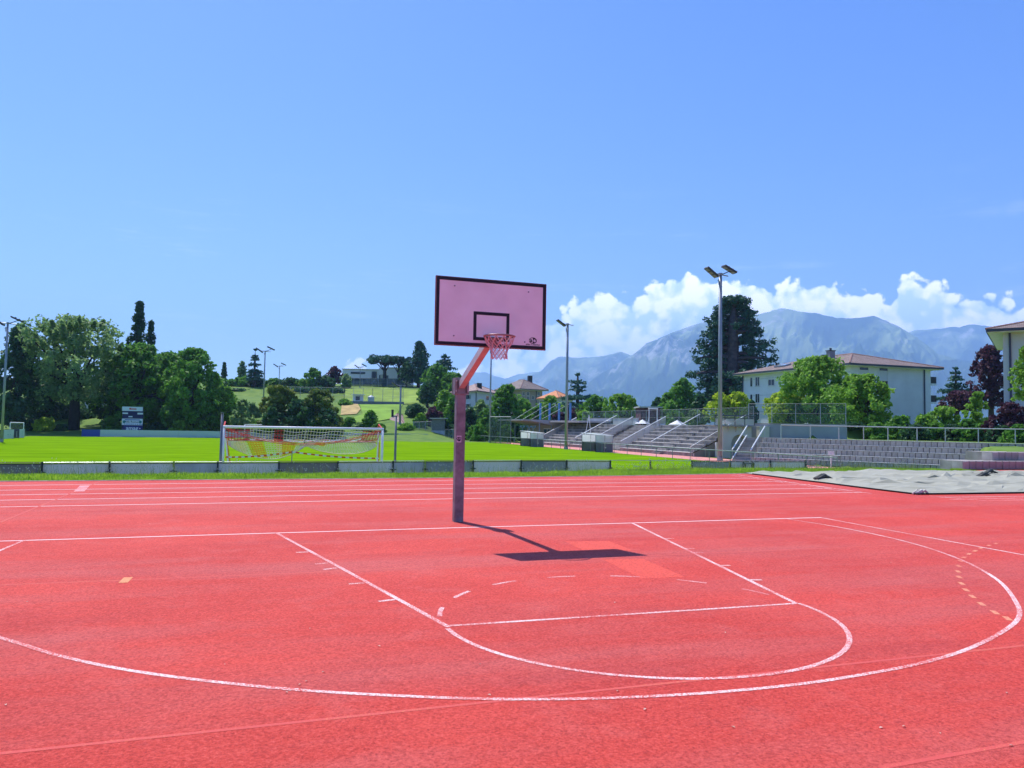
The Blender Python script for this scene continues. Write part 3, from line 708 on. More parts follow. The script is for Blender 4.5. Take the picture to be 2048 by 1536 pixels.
def build_bench():
    c = G(1497, 929, -.12); c = CAM+(c-CAM)*((20.9-CAM[1])/(c[1]-CAM[1])); z = c[2]
    t = tag(obj('trestle', MB().bb(c[0]-.30, c[0]+.33, c[1]-.06, c[1]+.06, z+.02, z+.07).bb(c[0]-.34, c[0]-.28, c[1]-.05, c[1]+.05, ZL, z+.14).bb(c[0]+.26, c[0]+.31, c[1]-.05, c[1]+.05, ZL, z+.16).beam((c[0]-.2, c[1], z+.02), (c[0]-.05, c[1], ZL), .04).beam((c[0]+.22, c[1], z+.02), (c[0]+.08, c[1], ZL), .04), M_dark), 'small black metal trestle in front of a pale banner panel', 'trestle')
build_bench()
def net_pole(u, vt, name, label):
    p = BAR_PTS[0]; v0 = 930; y = np.interp(u, [0, 700, 1000], [19.0, 19.8, 20.6])+.35
    d = ray(u, 922); b = CAM+d*((y-CAM[1])/d[1]); d2 = ray(u, vt); top = CAM+d2*((y-CAM[1])/d2[1])
    tag(obj(name, MB().tube([(b[0], b[1], ZL), (b[0], b[1], top[2])], [.055, .045], 8).tube([(b[0], b[1], ZL), (b[0], b[1], ZL+.25)], .08, 8).tube([(b[0], b[1], top[2]-.02), (b[0], b[1], top[2]+.02)], .06, 8), M_galv_d, None, True), label, 'pole', 'ball net poles at the barrier')
net_pole(441, 826, 'net_pole', 'thin grey pole at the barrier just left of the goal')
net_pole(790, 832, 'net_pole', 'thin grey pole at the barrier just right of the goal')

# ------------------------------------------------------------------ goals
def build_goal():
    y = 23.4; xl, xr = -4.62, 2.78
    d = ray(446, 900); xl = (CAM+d*((y-CAM[1])/d[1]))[0]
    d = ray(764, 900); xr = (CAM+d*((y-CAM[1])/d[1]))[0]
    d = ray(605, 856); zt = (CAM+d*((y-CAM[1])/d[1]))[2]
    t = thing('football_goal', 'white football goal with its red and white net hung up, behind the barrier', 'goal', ((xl+xr)/2, y, ZL))
    wp = mat('white_goal_paint', (.92, .90, .90), .4)
    red = mat('red_net_cord', (.62, .07, .075), .8); wh = mat('white_net_cord', (.78, .76, .74), .8); org = mat('orange_net_band', (.70, .28, .03), .85)
    for x in (xl, xr): obj('goalpost', MB().tube([(x, y, ZL), (x, y, zt)], .06, 10), wp, t, True)
    obj('crossbar', MB().tube([(xl-.06, y, zt), (xr+.06, y, zt)], .06, 10), wp, t, True)
    yb = y+1.3; zb = ZL+1.78
    for x in (xl, xr):
        obj('net_arm', MB().tube([(x, y, zt), (x+(.02 if x < 0 else -.02), y+1.0, zt+.22), (x, y+1.3, zt+.05)], .03, 6), red, t)
        obj('stay', MB().tube([(x+(.30 if x < 0 else -.05), y+1.1, ZL), (x, y+1.2, zt-.05)], .035, 6), wp, t)
        obj('stay', MB().tube([(x+(.42 if x < 0 else .10), y+1.5, ZL), (x+.1*(1 if x < 0 else .6), y+1.3, zb)], .03, 6), org, t)
    obj('back_rope', MB().tube([(xl+.1, yb, zb+.02), ((xl+xr)/2, yb, zb-.02), (xr-.05, yb, zb)], .035, 6), mat('pink_white_rope', (.75, .42, .42), .8, .5, 3), t)
    obj('centre_stake', MB().tube([((xl+xr)/2+.05, y+.1, zt+.06), ((xl+xr)/2+.05, yb, zb-.1)], .028, 6), M_galv_d, t)
    # upper net: from the crossbar back to the rope, sagging; drawn cord by cord
    def sheet(fn, nu, nv, pick, r=.011):
        bins = {}
        for a in range(nu+1):
            for b in range(nv+1):
                p = fn(a/nu, b/nv)
                if a < nu: bins.setdefault(pick(a/nu, b/nv), MB()).tube([p, fn((a+1)/nu, b/nv)], r, 3, cap=False)
                if b < nv: bins.setdefault(pick(a/nu, b/nv), MB()).tube([p, fn(a/nu, (b+1)/nv)], r, 3, cap=False)
        return bins
    W_ = xr-xl
    def upper(s, q):
        sag = .50*math.sin(math.pi*s)**1.2
        x = xl+.05+(W_-.1)*s
        top = np.array([x, y+.05, zt-.02]); bot = np.array([x, yb, zb+.05])
        p = top*(1-q)+bot*q; p[2] += -.28*math.sin(math.pi*q)*(.4+.6*math.sin(math.pi*s))+.28*(1-abs(2*s-1)**.5)*0
        p[1] += .25*math.sin(math.pi*q)+.06*math.sin(s*23+q*5); p[2] += .03*math.sin(s*37+q*9)
        return p
    for name, mb in sheet(upper, 52, 9, lambda s, q: 'r' if (s < .14 or s > .88 or q > .82 or .30 < s < .36) else 'w', .014).items():
        stuff(obj('net', mb, red if name == 'r' else wh, t))
    # red edges of the net sagging from the top corners
    for off in (0, .06):
        obj('net_edge', MB().tube([np.array([xl+.05+(W_-.1)*s, y+.5, zt-.02-.70*math.sin(math.pi*s)**.8-off]) for s in np.linspace(0, 1, 24)], .016, 5), red, t)
    def lower(s, q):
        k = s*2 if s < .52 else 0
        if s < .54: c = math.sin(math.pi*(s/.54))**.75; drop = .16+.66*c
        else: c = math.sin(math.pi*((s-.54)/.46))**.75; drop = .16+.42*c
        x = xl+.15+(W_-.25)*s
        p = np.array([x+.30*(q-.5)*math.sin(9*s), yb+.1+.12*math.sin(s*19), zb-drop*q])
        return p
    for name, mb in sheet(lower, 56, 9, lambda s, q: 'o' if (.14 < s < .24 or .34 < s < .44 or (s > .56 and s < .64 and q < .5) or q > .93 and .2 < s < .4) else 'w', .013).items():
        stuff(obj('net', mb, org if name == 'o' else wh, t))
    # the coloured bands of the folded safety net, woven too fine to see through
    for s0, s1, qa, qb in ((.04, .13, 0, 1), (.17, .25, .0, .95), (.335, .43, 0, .9), (.57, .66, 0, .5)):
        vs = []; n = 10
        for j in range(n+1):
            s = s0+(s1-s0)*j/n
            vs += [lower(s*.92, qa)+np.array([0, .03, 0]), lower(min(1, s), qb*(math.sin(math.pi*(.12+.8*j/n))**.5 if s0 < .1 else 1))+np.array([0, .05, 0])]
        o = obj('net_band', MB().add(vs, [(2*j, 2*j+1, 2*j+3, 2*j+2) for j in range(n)]), mat('orange_woven_band', (.70, .38, .08), .9, .15, 9, alpha=.34, trans=.4), t)
    obj('net_hem', MB().tube([lower(s, 1.0)+np.array([0, 0, -.01]) for s in np.linspace(0, 1, 50)], .022, 5), mat('white_hem', (.75, .68, .6), .8), t)
    # barrier tape strung across the mouth
    tp = thing('barrier_tape', 'red and white barrier tape strung across the mouth of the near goal', 'tape', ((xl+xr)/2, y+.3, ZL))
    a = np.array([xl+.1, y+.2, zt-1.32]); b = np.array([(xl+xr)/2-.55, y+.2, zt-1.08]); c = np.array([xr-.1, y+.2, zt-1.36])
    obj('stake', MB().tube([(b[0], b[1], ZL), (b[0], b[1], b[2]+.08)], .02, 6), M_galv_d, tp)
    pts = []
    n = 44
    for j in range(n+1):
        s = j/n
        p = a+(b-a)*(s/.48) if s < .48 else b+(c-b)*((s-.48)/.52)
        sg = math.sin(math.pi*(s/.48 if s < .48 else (s-.48)/.52)); pts.append(p+np.array([0, 0, -.07*sg]))
    rm = mat('tape_red', (.72, .10, .03), .6); wm = mat('tape_white', (.82, .80, .78), .6)
    for par, m_ in ((0, rm), (1, wm)):
        for j in range(par, n, 2): obj('tape_band', MB().beam(pts[j], pts[j+1], .012, .065), m_, tp)
    return t
build_goal()
def build_far_goal():
    y = 113.0
    def X(u): d = ray(u, 870); return (CAM+d*((y-CAM[1])/d[1]))[0]
    xl, xr = X(489), X(579); zt = (CAM+ray(534, 850)*((y-CAM[1])/ray(534, 850)[1]))[2]
    t = thing('football_goal', 'far white goal with red net in front of the dark hedge', 'goal', ((xl+xr)/2, y, ZL))
    wp = MATS['white_goal_paint']
    for x in (xl, xr): obj('goalpost', MB().tube([(x, y, ZL), (x, y, zt)], .07, 8), wp, t, True)
    obj('crossbar', MB().tube([(xl-.07, y, zt), (xr+.07, y, zt)], .07, 8), wp, t, True)
    nm = mat('red_net_mesh', (.60, .08, .09), .9, alpha=.62)
    obj('net', MB().quad((xl, y+.02, zt-.1), (xr, y+.02, zt-.1), (xr, y+2.0, ZL+1.35), (xl, y+2.0, ZL+1.35)).quad((xl, y+2, ZL+1.35), (xr, y+2, ZL+1.35), (xr, y+2.1, ZL+.7), (xl, y+2.1, ZL+.7)), nm, t)
    for x in (xl, xr): obj('stay', MB().tube([(x, y, zt), (x, y+2, ZL+1.35), (x, y+2.2, ZL)], .04, 6), wp, t)
build_far_goal()

# ------------------------------------------------------------------ advertising boards and scoreboard
def at_y(u, v, y): d = ray(u, v); return CAM+d*((y-CAM[1])/d[1])
def board(u0, u1, y, m, label, h=1.02, words=None, z0=ZL+.04, cat='advertising board'):
    x0, x1 = at_y(u0, 870, y)[0], at_y(u1, 870, y)[0]
    t = thing('advertising_board', label, cat, ((x0+x1)/2, y, ZL), 'boards along the far end of the pitch')
    obj('panel', MB().bb(x0+.01, x1-.01, y-.02, y+.02, z0, z0+h), m, t)
    for x in np.linspace(x0+.1, x1-.1, max(2, int((x1-x0)/2.5))): obj('leg', MB().bb(x-.03, x+.03, y+.022, y+.09, ZL-.02, z0+h-.08), M_galv_d, t)
    for (s, pos, size, col, b) in words or []:
        text('lettering', s, size, col, t, (x0+(x1-x0)*pos, y-.023, z0+h*.5), (1, 0, 0), (0, 0, 1), bold=b)
    return t
pale_b = mat('pale_aqua_board', (.50, .60, .62), .6, .04, .5); navy = mat('navy_paint', (.012, .014, .09), .5); blue_b = mat('royal_blue_board', (.03, .07, .38), .5)
green_b = mat('green_board', (.02, .28, .09), .5); ink = mat('dark_ink', (.03, .04, .05), .6); redink = mat('red_ink', (.5, .03, .05), .6); aqua = mat('aqua_ink', (.16, .40, .42), .6); wht = mat('white_ink', (.8, .82, .82), .6)
YB = 114.9
board(163, 200, YB, blue_b, 'plain royal blue board at the left end of the far row')
for k, (a, b) in enumerate(((200, 278), (278, 356), (356, 438))):
    board(a, b, YB, pale_b, ['plain pale board right of the royal blue board', 'plain pale board in front of the scoreboard legs', 'plain pale board left of the near goal'][k])
board(438, 520, YB, pale_b, 'pale board with red blocks seen through the goal net on the left', words=[('//', .62, .8, redink, .03)])
board(520, 612, YB, mat('white_board2', (.68, .68, .70), .6), 'white board with red TO lettering behind the goal net', words=[('TO', .86, .8, redink, .03)])
board(612, 690, YB, MATS['white_board2'], 'white board reading STUBY behind the goal net', words=[('STUBY', .48, .85, ink, .012)])
board(690, 766, YB, mat('lilac_board', (.60, .58, .66), .6), 'lilac white board with red 59 near the right goalpost', words=[('59', .78, .8, redink, .03), ('EF', .45, .6, ink, .0)])
board(767, 798, YB, green_b, 'green and pale board reading FA right of the goal', words=[('FA', .35, .8, wht, .02)])
board(798, 829, YB, pale_b, 'pale board with a dark ampersand', words=[('&', .42, 1.1, ink, .02), ('---', .15, .5, aqua, 0), ('---', .75, .5, aqua, 0)])
b3 = board(829, 856, YB, mat('aqua_board', (.42, .58, .56), .6), 'aqua board with a round dark emblem beside the hut', words=[('- - -', .65, .6, aqua, 0)])
xx = at_y(836, 870, YB)[0]; obj('emblem', MB().tube([(xx, YB-.03, ZL+.56), (xx, YB-.021, ZL+.56)], .36, 16), mat('emblem_green', (.05, .12, .10), .6), b3)
def left_boards():
    xs = -31.2; spec = [(88, 91.5, pale_b, 'aqua lettering'), (91.5, 94.4, mat('black_board', (.03, .03, .035), .5), 'white lettering'), (94.4, 98.6, pale_b, 'two words in aqua'), (98.6, 101, navy, 'a white mark'), (101, 103.4, pale_b, 'a small aqua figure')]
    nm = ['pale', 'black', 'wide pale', 'navy', 'narrow pale']
    for i, (y0, y1, m, w) in enumerate(spec):
        t = thing('advertising_board', f'{nm[i]} board with {w} along the left touchline', 'advertising board', (xs, (y0+y1)/2, ZL), 'boards along the left touchline')
        obj('panel', MB().bb(xs-.02, xs+.02, y0+.05, y1-.05, ZL+.05, ZL+1.15), m, t)
        for y in (y0+.2, y1-.2): obj('leg', MB().bb(xs-.09, xs-.022, y-.03, y+.03, ZL-.02, ZL+1.0), M_galv_d, t)
        text('lettering', ['Info', 'SPORT', 'PNCE  TV', 'i', 'j'][i] if False else ['- - -', '= =', '- -  -', '|', '|'][i], .8, [aqua, wht, aqua, wht, aqua][i], t, (xs+.026, (y0+y1)/2, ZL+.6), (0, 1, 0), (0, 0, 1), bold=.02)
left_boards()
def scoreboard():
    y = 118.0
    def q(u, v): p = at_y(u, v, y); return p[0], p[2]
    xl, zt = q(245, 813); xr, _ = q(287.5, 813); zb = q(266, 863)[1]
    t = thing('scoreboard', 'navy scoreboard with white sponsor panels under the dark trees', 'scoreboard', ((xl+xr)/2, y, Hs((xl+xr)/2, y)))
    obj('case', MB().bb(xl+.05, xr-.02, y, y+.35, zb-.1, zt-.05), navy, t)
    for x in (xl+.5, xr-.5): obj('leg', MB().bb(x-.08, x+.08, y+.1, y+.26, -1.05, zb), M_galv_d, t)
    wp = mat('pale_blue_panel', (.55, .66, .78), .5)
    def panel(u0, v0, u1, v1, m, name='panel', e=.03):
        a, za = q(u0, v0); b, zb_ = q(u1, v1); return obj(name, MB().bb(a, b, y-e, y-.004, zb_, za), m, t), a, b, za, zb_
    _, a, b, za, zc_ = panel(244.5, 813, 285.5, 822.5, wp)
    text('lettering', 'Ottimo', .38, redink, t, ((a+b)/2+.1, y-.035, (za+zc_)/2), (1, 0, 0), (0, 0, 1), bold=.012) if False else obj('lettering', MB().bb((a+b)/2-.25, (a+b)/2+.55, y-.036, y-.031, (za+zc_)/2-.10, (za+zc_)/2+.06).tube([((a+b)/2-.32, y-.036, (za+zc_)/2+.02), ((a+b)/2-.32, y-.031, (za+zc_)/2+.02)], .14, 10), redink, t)
    for u0, u1, v0, v1 in ((245, 256, 825, 828), (275, 286, 825.5, 829), (257, 265, 832, 834.5)): panel(u0, v0, u1, v1, wp, 'team_plate')
    _, a, b, za, zc_ = panel(244, 837, 285, 850.5, wp)
    zm = (za+zc_)/2
    text('lettering', 'Alfa Romeo', .42, ink, t, ((a+b)/2, y-.035, zm), (1, 0, 0), (0, 0, 1), bold=.006)
    obj('small_print', MB().bb(a+.4, b-.4, y-.034, y-.031, za-.25, za-.11), mat('blue_ink', (.03, .10, .35), .6), t)
    k = MB()
    for j in range(9): k.bb(a+.3+j*.30, a+.3+j*.30+random.uniform(.12, .26), y-.034, y-.031, zc_+.10, zc_+.20)
    stuff(obj('small_print', k, MATS['blue_ink'], t))
    for x in (a+.32, b-.32): obj('emblem', MB().tube([(x, y-.04, zm), (x, y-.03, zm)], .22, 14), mat('teal_ink', (.02, .16, .20), .6), t)
    _, a, b, za, zc_ = panel(248, 851, 283, 862.5, mat('deep_blue_panel', (.01, .015, .16), .5))
    text('lettering', 'amag', .82, wp, t, ((a+b)/2-.1, y-.036, (za+zc_)/2+.03), (1, 0, 0), (0, 0, 1), bold=.02)
    obj('lamp', MB().tube([(b-.25, y-.05, (za+zc_)/2), (b-.25, y-.03, (za+zc_)/2)], .08, 8), wht, t)
scoreboard()

# ------------------------------------------------------------------ floodlight masts
def mast(x, y, top, label, heads=2, r=.13, scale=1.0, group='floodlight masts', face=None):
    z0 = Hs(x, y)
    if y < 112 and x > 30 or x < -20 and y < 110: z0 = ZL
    t = thing('floodlight_mast', label, 'floodlight mast', (x, y, z0), group)
    mm = mat('mast_steel', (.30, .33, .37), .5, .1, 1, metal=.35)
    obj('mast', MB().tube([(x, y, z0-.02), (x, y, z0+(top-z0)*.55), (x, y, top)], [r, r*.85, r*.7], 12), mm, t, True)
    obj('base_plate', MB().tube([(x, y, z0-.02), (x, y, z0+.3)], r*1.35, 12), mm, t)
    s = scale
    obj('cross_arm', MB().tube([(x-.75*s, y-.1, top+.05), (x+.8*s, y+.1, top-.05)], .05*s, 6).tube([(x, y, top-.05), (x, y, top+.12)], r*1.0, 8), mm, t)
    lens = mat('lamp_glass', (.16, .165, .18), .3); body = mat('lamp_body', (.05, .05, .06), .5)
    for k in range(heads):
        sx = -1 if k == 0 else 1
        c = np.array([x+sx*.85*s, y, top+(.12 if k == 0 else .5)*s])
        tilt = rad(34 if k == 0 else 24)
        X = np.array([math.cos(tilt)*1.0, 0, -math.sin(tilt)]) if k == 0 else np.array([math.cos(tilt), 0, -math.sin(tilt)])
        Y = np.array([0, 1., 0]); Z = np.cross(X, Y)
        hd = obj('lamp_head', MB().box(c, (.62*s, .30*s, .07*s), (X, Y, Z)).beam(c+X*.2*s, (x+sx*.15, y, top+.02), .07*s), body, t)
        for j in range(3):
            cc = c+X*(j-1)*.40*s
            obj('lamp', MB().box(cc-Z*.085*s, (.15*s, .24*s, .018*s), (X, Y, Z)), lens, hd)
            obj('visor', MB().box(cc+X*.185*s+Z*.09*s, (.014*s, .29*s, .06*s), (X, Y, Z)), M_galv, hd)
    obj('bracket', MB().tube([(x-.16, y, top-.9), (x-.16, y, top-.4)], .05, 6).beam((x-.3, y, top-.55), (x, y, top-.5), .05), mm, t)
    return t
def mast_px(u, vb, vt, label, z=ZL, **k):
    b = G(u, vb, z); d = (b-CAM)@AF; p = D(u, vt, d); return mast(b[0], b[1], p[2], label, **k)
mast_px(1440, 921.5, 545, 'tall floodlight mast with two lamp heads in front of the arched wall', r=.19, scale=1.05)
mast_px(1132, 898.5, 647, 'floodlight mast standing on the pitch edge before the left grandstand', r=.19, heads=1)
mast_px(979, 885, 694, 'slender floodlight mast right behind the basketball net', r=.16)
mast_px(3, 884, 645, 'floodlight mast cut by the left edge of the picture', r=.14, heads=2)
def mast_hill(u, vt, d, label, r=.12, heads=2, sc=1.0):
    b = D(u, 800, d); p = D(u, vt, d); mast(b[0], b[1], p[2], label, heads, r, sc, 'masts on the hillside')
mast_hill(527, 702, 178, 'tallest lamp mast on the hillside beside the spruce', .17, sc=1.5)
mast_hill(557, 732, 225, 'short lamp mast on the hillside right of the tallest one', .12, sc=1.3)
mast_hill(719, 734, 232, 'lamp mast in front of the modern white house', .12, sc=1.3)
mast_hill(801, 771, 140, 'grey lamp mast rising beside the brown roofed cottage', .20, sc=1.2)

# ------------------------------------------------------------------ pitch railing, dugouts
def railing(name, label, pts, h, step, r=.028, m=None, mid=False, base=None, cat='railing'):
    m = m or M_galv
    pts = [np.asarray(p, float) for p in pts]
    t = thing(name, label, cat, pts[0] if base is None else base)
    for a, b in zip(pts[:-1], pts[1:]):
        n = max(1, round(np.linalg.norm(b-a)/step))
        obj('top_rail', MB().tube([a+np.array([0, 0, h]), b+np.array([0, 0, h])], r*1.15, 6), m, t)
        if mid: obj('middle_rail', MB().tube([a+np.array([0, 0, h*.5]), b+np.array([0, 0, h*.5])], r*.8, 6), m, t)
        for j in range(n):
            p = a+(b-a)*j/n; obj('post', MB().tube([p, p+np.array([0, 0, h])], r, 6), m, t)
    p = pts[-1]; obj('post', MB().tube([p, p+np.array([0, 0, h])], r, 6), m, t)
    return t
railing('pitch_railing', 'long thin grey railing between the pitch and the grandstands', [(32.2, 27.5, ZL), (32.2, 108, ZL)], 1.0, 2.9, .03, mat('grey_green_rail', (.22, .27, .26), .5, .1, 2, metal=.2))
railing('end_railing', 'short railing with two white notices before the block terrace', [tuple(G(1632, 938, ZL)), tuple(G(1681, 941, ZL))], 1.0, 1.6, .03, MATS['grey_green_rail'])
nt_ = G(1662, 939, ZL); tag(obj('notice_board', MB().bb(nt_[0]-.28, nt_[0]-.02, nt_[1]-.05, nt_[1]-.03, ZL+.95, ZL+1.3).bb(nt_[0]+.02, nt_[0]+.25, nt_[1]-.05, nt_[1]-.03, ZL+.95, ZL+1.3).bb(nt_[0]-.03, nt_[0]+.03, nt_[1]-.03, nt_[1]+.03, ZL, ZL+1.3), M_white), 'pair of white notices on the short railing before the block terrace', 'notice')
def dugout(y0, y1, x0, x1, label):
    t = thing('dugout', label, 'dugout', ((x0+x1)/2, (y0+y1)/2, ZL), 'team dugouts')
    g = mat('grey_dugout_panel', (.14, .155, .165), .6, .08, 2); c = mat('milky_sheet', (.88, .90, .92), .35, .05, 1.5, trans=.65)
    h1, h2, h3 = ZL+1.05, ZL+2.05, ZL+1.85
    obj('side_wall', MB().bb(x0, x0+.5*(x1-x0), y0, y0+.05, ZL, h1), g, t); obj('side_wall', MB().bb(x0+.62*(x1-x0), x1, y0, y0+.05, ZL, h1), g, t)
    obj('side_wall', MB().bb(x0, x1, y1-.05, y1, ZL, h1), g, t)
    obj('back_wall', MB().bb(x1-.05, x1, y0+.051, y1-.051, ZL, h1), g, t)
    for y in (y0, y1-.04):
        obj('side_window', MB().bb(x0+.03, x0+.5*(x1-x0), y, y+.03, h1+.003, h3), c, t); obj('side_window', MB().bb(x0+.53*(x1-x0), x1-.03, y, y+.03, h1+.003, h3-.04), c, t)
    obj('roof', MB().add([(x0-.1, y0-.05, h2), (x1+.05, y0-.05, h3), (x1+.05, y1+.05, h3), (x0-.1, y1+.05, h2), (x0-.1, y0-.05, h2-.05), (x1+.05, y0-.05, h3-.05), (x1+.05, y1+.05, h3-.05), (x0-.1, y1+.05, h2-.05)], [(0, 1, 2, 3), (7, 6, 5, 4), (0, 4, 5, 1), (1, 5, 6, 2), (2, 6, 7, 3), (3, 7, 4, 0)]), c, t)
    obj('back_window', MB().bb(x1-.04, x1-.01, y0+.06, y1-.06, h1+.003, h3-.06), c, t)
    for x, y in ((x0, y0), (x0, y1-.05), (x1-.06, y0-.002), (x0+.52*(x1-x0), y0-.003)): obj('frame_post', MB().bb(x, x+.05, y, y+.05, ZL, h3-.05), M_galv, t)
    obj('bench', MB().bb(x1-.5, x1-.1, y0+.1, y1-.1, ZL+.42, ZL+.48).bb(x1-.45, x1-.4, y0+.2, y0+.3, ZL, ZL+.42).bb(x1-.45, x1-.4, y1-.3, y1-.2, ZL, ZL+.42), M_white, t)
dugout(80.8, 84.6, 31.0, 32.9, 'farther grey dugout with milky windows on the touchline')
dugout(63.0, 66.6, 31.9, 34.0, 'nearer grey dugout with milky windows on the touchline')

# ------------------------------------------------------------------ grandstands
SX, TREAD, RISE, NR = 37.2, .76, .385, 8
def stand(y0, y1, label, mid):
    t = thing('grandstand', label, 'grandstand', (SX, (y0+y1)/2, ZL), 'concrete grandstands')
    for k in range(NR):
        x0 = SX+k*TREAD; z1 = ZL+(k+1)*RISE
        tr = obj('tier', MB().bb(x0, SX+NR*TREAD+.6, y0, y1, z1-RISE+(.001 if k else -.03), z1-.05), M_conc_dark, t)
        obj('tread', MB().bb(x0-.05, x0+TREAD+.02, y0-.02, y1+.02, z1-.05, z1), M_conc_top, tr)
        # half steps of the gangway
        for g in mid:
            obj('half_step', MB().bb(x0-.36, x0-.05, g-.9, g+.9, z1-RISE, z1-RISE*.48), M_conc_dark, t)
    return t
def slope_rail(y, label, panel=True, k0=0.2, k1=NR, name='handrail', thick=.05):
    a = np.array([SX+k0*TREAD, y, ZL+(k0+.2)*RISE+.95]); b = np.array([SX+k1*TREAD, y, ZL+(k1+.2)*RISE+.95])
    t = thing(name, label, 'handrail', (a[0], y, ZL), 'white handrails on the grandstands')
    obj('rail', MB().tube([a, b], thick, 8), mat('white_rail', (.72, .76, .76), .45), t)
    n = 4
    for j in range(n+1):
        p = a+(b-a)*(j/n*.98+.01); zg = ZL+math.floor((p[0]-SX)/TREAD+1)*RISE if p[0] > SX else ZL
        obj('baluster', MB().tube([(p[0], y, min(zg, p[2]-.4)), p], .025, 6), M_galv, t)
    if panel:
        obj('mesh_panel', MB().quad(a+np.array([0, .01, -.08]), b+np.array([0, .01, -.08]), b+np.array([0, .01, -.95]), a+np.array([0, .01, -.95])), mat('rail_mesh', (.55, .55, .52), .7, alpha=.5), t)
stand(76.2, 94.0, 'left concrete grandstand of eight stepped rows behind the dugouts', (84.0,))
stand(52.6, 67.6, 'right concrete grandstand of eight stepped rows nearer the block terrace', (58.8,))
slope_rail(94.0, 'white handrail at the far end of the left grandstand')
slope_rail(81.6, 'bare white handrail up the middle of the left grandstand', False, 0.6, NR+.6, thick=.045)
slope_rail(76.0, 'white handrail with mesh at the near end of the left grandstand')
slope_rail(67.8, 'white handrail with mesh at the far end of the right grandstand')
slope_rail(61.2, 'bare white handrail up the middle of the right grandstand', False, 0.6, NR+.6, thick=.045)
slope_rail(52.4, 'white handrail with mesh at the near end of the right grandstand', True, -.2, NR)
def gap_stair():
    t = thing('stairway', 'concrete stairway between the two grandstands', 'stairs', (SX, 71.8, ZL))
    for k in range(16):
        x0 = SX+.6+k*.36; obj('step', MB().bb(x0, SX+7.0, 68.2, 75.6, ZL+k*.19-.001, ZL+(k+1)*.19), M_conc if k % 2 else M_conc_dark, t)
gap_stair()
def stand_end():
    t = thing('stand_end_wall', 'grey panelled end wall of the right grandstand with a gate frame', 'wall', (40, 52.2, ZL))
    pm = mat('grey_panel', (.24, .24, .25), .7, .08, 1.2)
    for i in range(5):
        x0 = SX+i*1.25; h = ZL+min(NR, (x0-SX+1.2)/TREAD)*RISE
        obj('panel', MB().bb(x0+.02, x0+1.23, 52.08, 52.2, ZL, h), pm, t)
        obj('panel_frame', MB().bb(x0-.02, x0+.02, 52.02, 52.25, ZL, h+.05), M_galv, t)
    obj('dark_rail', MB().beam((SX-.2, 52.0, ZL+.35), (SX+6.2, 52.0, ZL+3.2), .06, .10), M_dark, t)
    obj('white_post', MB().bb(SX+2.2, SX+2.45, 51.6, 51.85, ZL, ZL+1.4), M_white, t)
stand_end()
def arch_wall():
    y = 49.8; x0, x1, z1 = 38.9, 42.1, 2.0
    t = thing('arched_wall', 'white wall with an arched niche below a railed balcony', 'wall', ((x0+x1)/2, y, ZL))
    w = mat('warm_white_wall', (.62, .59, .56), .85, .06, 1)
    ca, r, zs = 40.75, .92, .35
    mb = MB(); n = 14
    arc = [(ca+r*math.cos(a), zs+r*math.sin(a)) for a in np.linspace(math.pi, 0, n)]
    pts = [(x0, ZL), (ca-r, ZL)]+arc+[(ca+r, ZL), (x1, ZL), (x1, z1), (x0, z1)]
    vs = [(x, y, z) for x, z in pts]; m = len(vs)
    # face built as strips around the arch
    for i in range(n-1):
        a, b = arc[i], arc[i+1]; mb.quad((a[0], y, a[1]), (b[0], y, b[1]), (b[0], y, z1), (a[0], y, z1)); mb.quad((a[0], y, a[1]), (b[0], y, b[1]), (b[0], y+.5, b[1]), (a[0], y+.5, a[1]))
    mb.quad((x0, y, ZL), (ca-r, y, ZL), (ca-r, y, z1), (x0, y, z1)); mb.quad((ca+r, y, ZL), (x1, y, ZL), (x1, y, z1), (ca+r, y, z1))
    mb.quad((ca-r, y, ZL), (ca-r, y+.5, ZL), (ca-r, y+.5, zs), (ca-r, y, zs)); mb.quad((ca+r, y, ZL), (ca+r, y+.5, ZL), (ca+r, y+.5, zs), (ca+r, y, zs))
    mb.bb(x0, x1, y+.5, y+.7, ZL, z1-.001); mb.quad((x0, y, z1), (x1, y, z1), (x1, y+.7, z1), (x0, y+.7, z1)); mb.quad((x0, y, ZL), (x0, y+.7, ZL), (x0, y+.7, z1), (x0, y, z1)); mb.quad((x1, y, ZL), (x1, y+.7, ZL), (x1, y+.7, z1), (x1, y, z1))
    obj('wall', mb, w, t)
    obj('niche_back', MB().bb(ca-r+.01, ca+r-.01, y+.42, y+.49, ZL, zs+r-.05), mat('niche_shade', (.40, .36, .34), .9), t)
    for k in range(3): obj('corbel', MB().add([(x0+.5+k*.85, y-.35, z1+.02), (x0+.58+k*.85, y-.35, z1+.02), (x0+.58+k*.85, y-.002, z1+.02), (x0+.5+k*.85, y-.002, z1+.02), (x0+.5+k*.85, y-.002, z1-.5), (x0+.58+k*.85, y-.002, z1-.5)], [(0, 1, 2, 3), (0, 3, 4), (1, 5, 2), (0, 4, 5, 1), (3, 2, 5, 4)]), M_conc_top, t)
    obj('slab', MB().bb(x0-1.2, x1+.2, y-.45, y+2.0, z1+.022, z1+.14), M_conc, t)
    br = obj('balcony_rail', MB().tube([(x0-1.2, y-.4, z1+1.05), (x1+.2, y-.4, z1+1.05)], .05, 6).tube([(x0-1.2, y-.4, z1+.80), (x1+.2, y-.4, z1+.80)], .03, 6), mat('dark_teal_rail', (.04, .07, .08), .5), t)
    for k in range(5):
        x = x0-1.15+k*1.1; obj('balcony_post', MB().bb(x-.025, x+.025, y-.425, y-.375, z1+.14, z1+1.05), M_dark, t)
        if k < 4: obj('balcony_panel', MB().bb(x+.06, x+1.04, y-.41, y-.39, z1+.2, z1+.75), mat('pale_mesh_panel', (.55, .57, .55), .7, alpha=.6), t)
arch_wall()

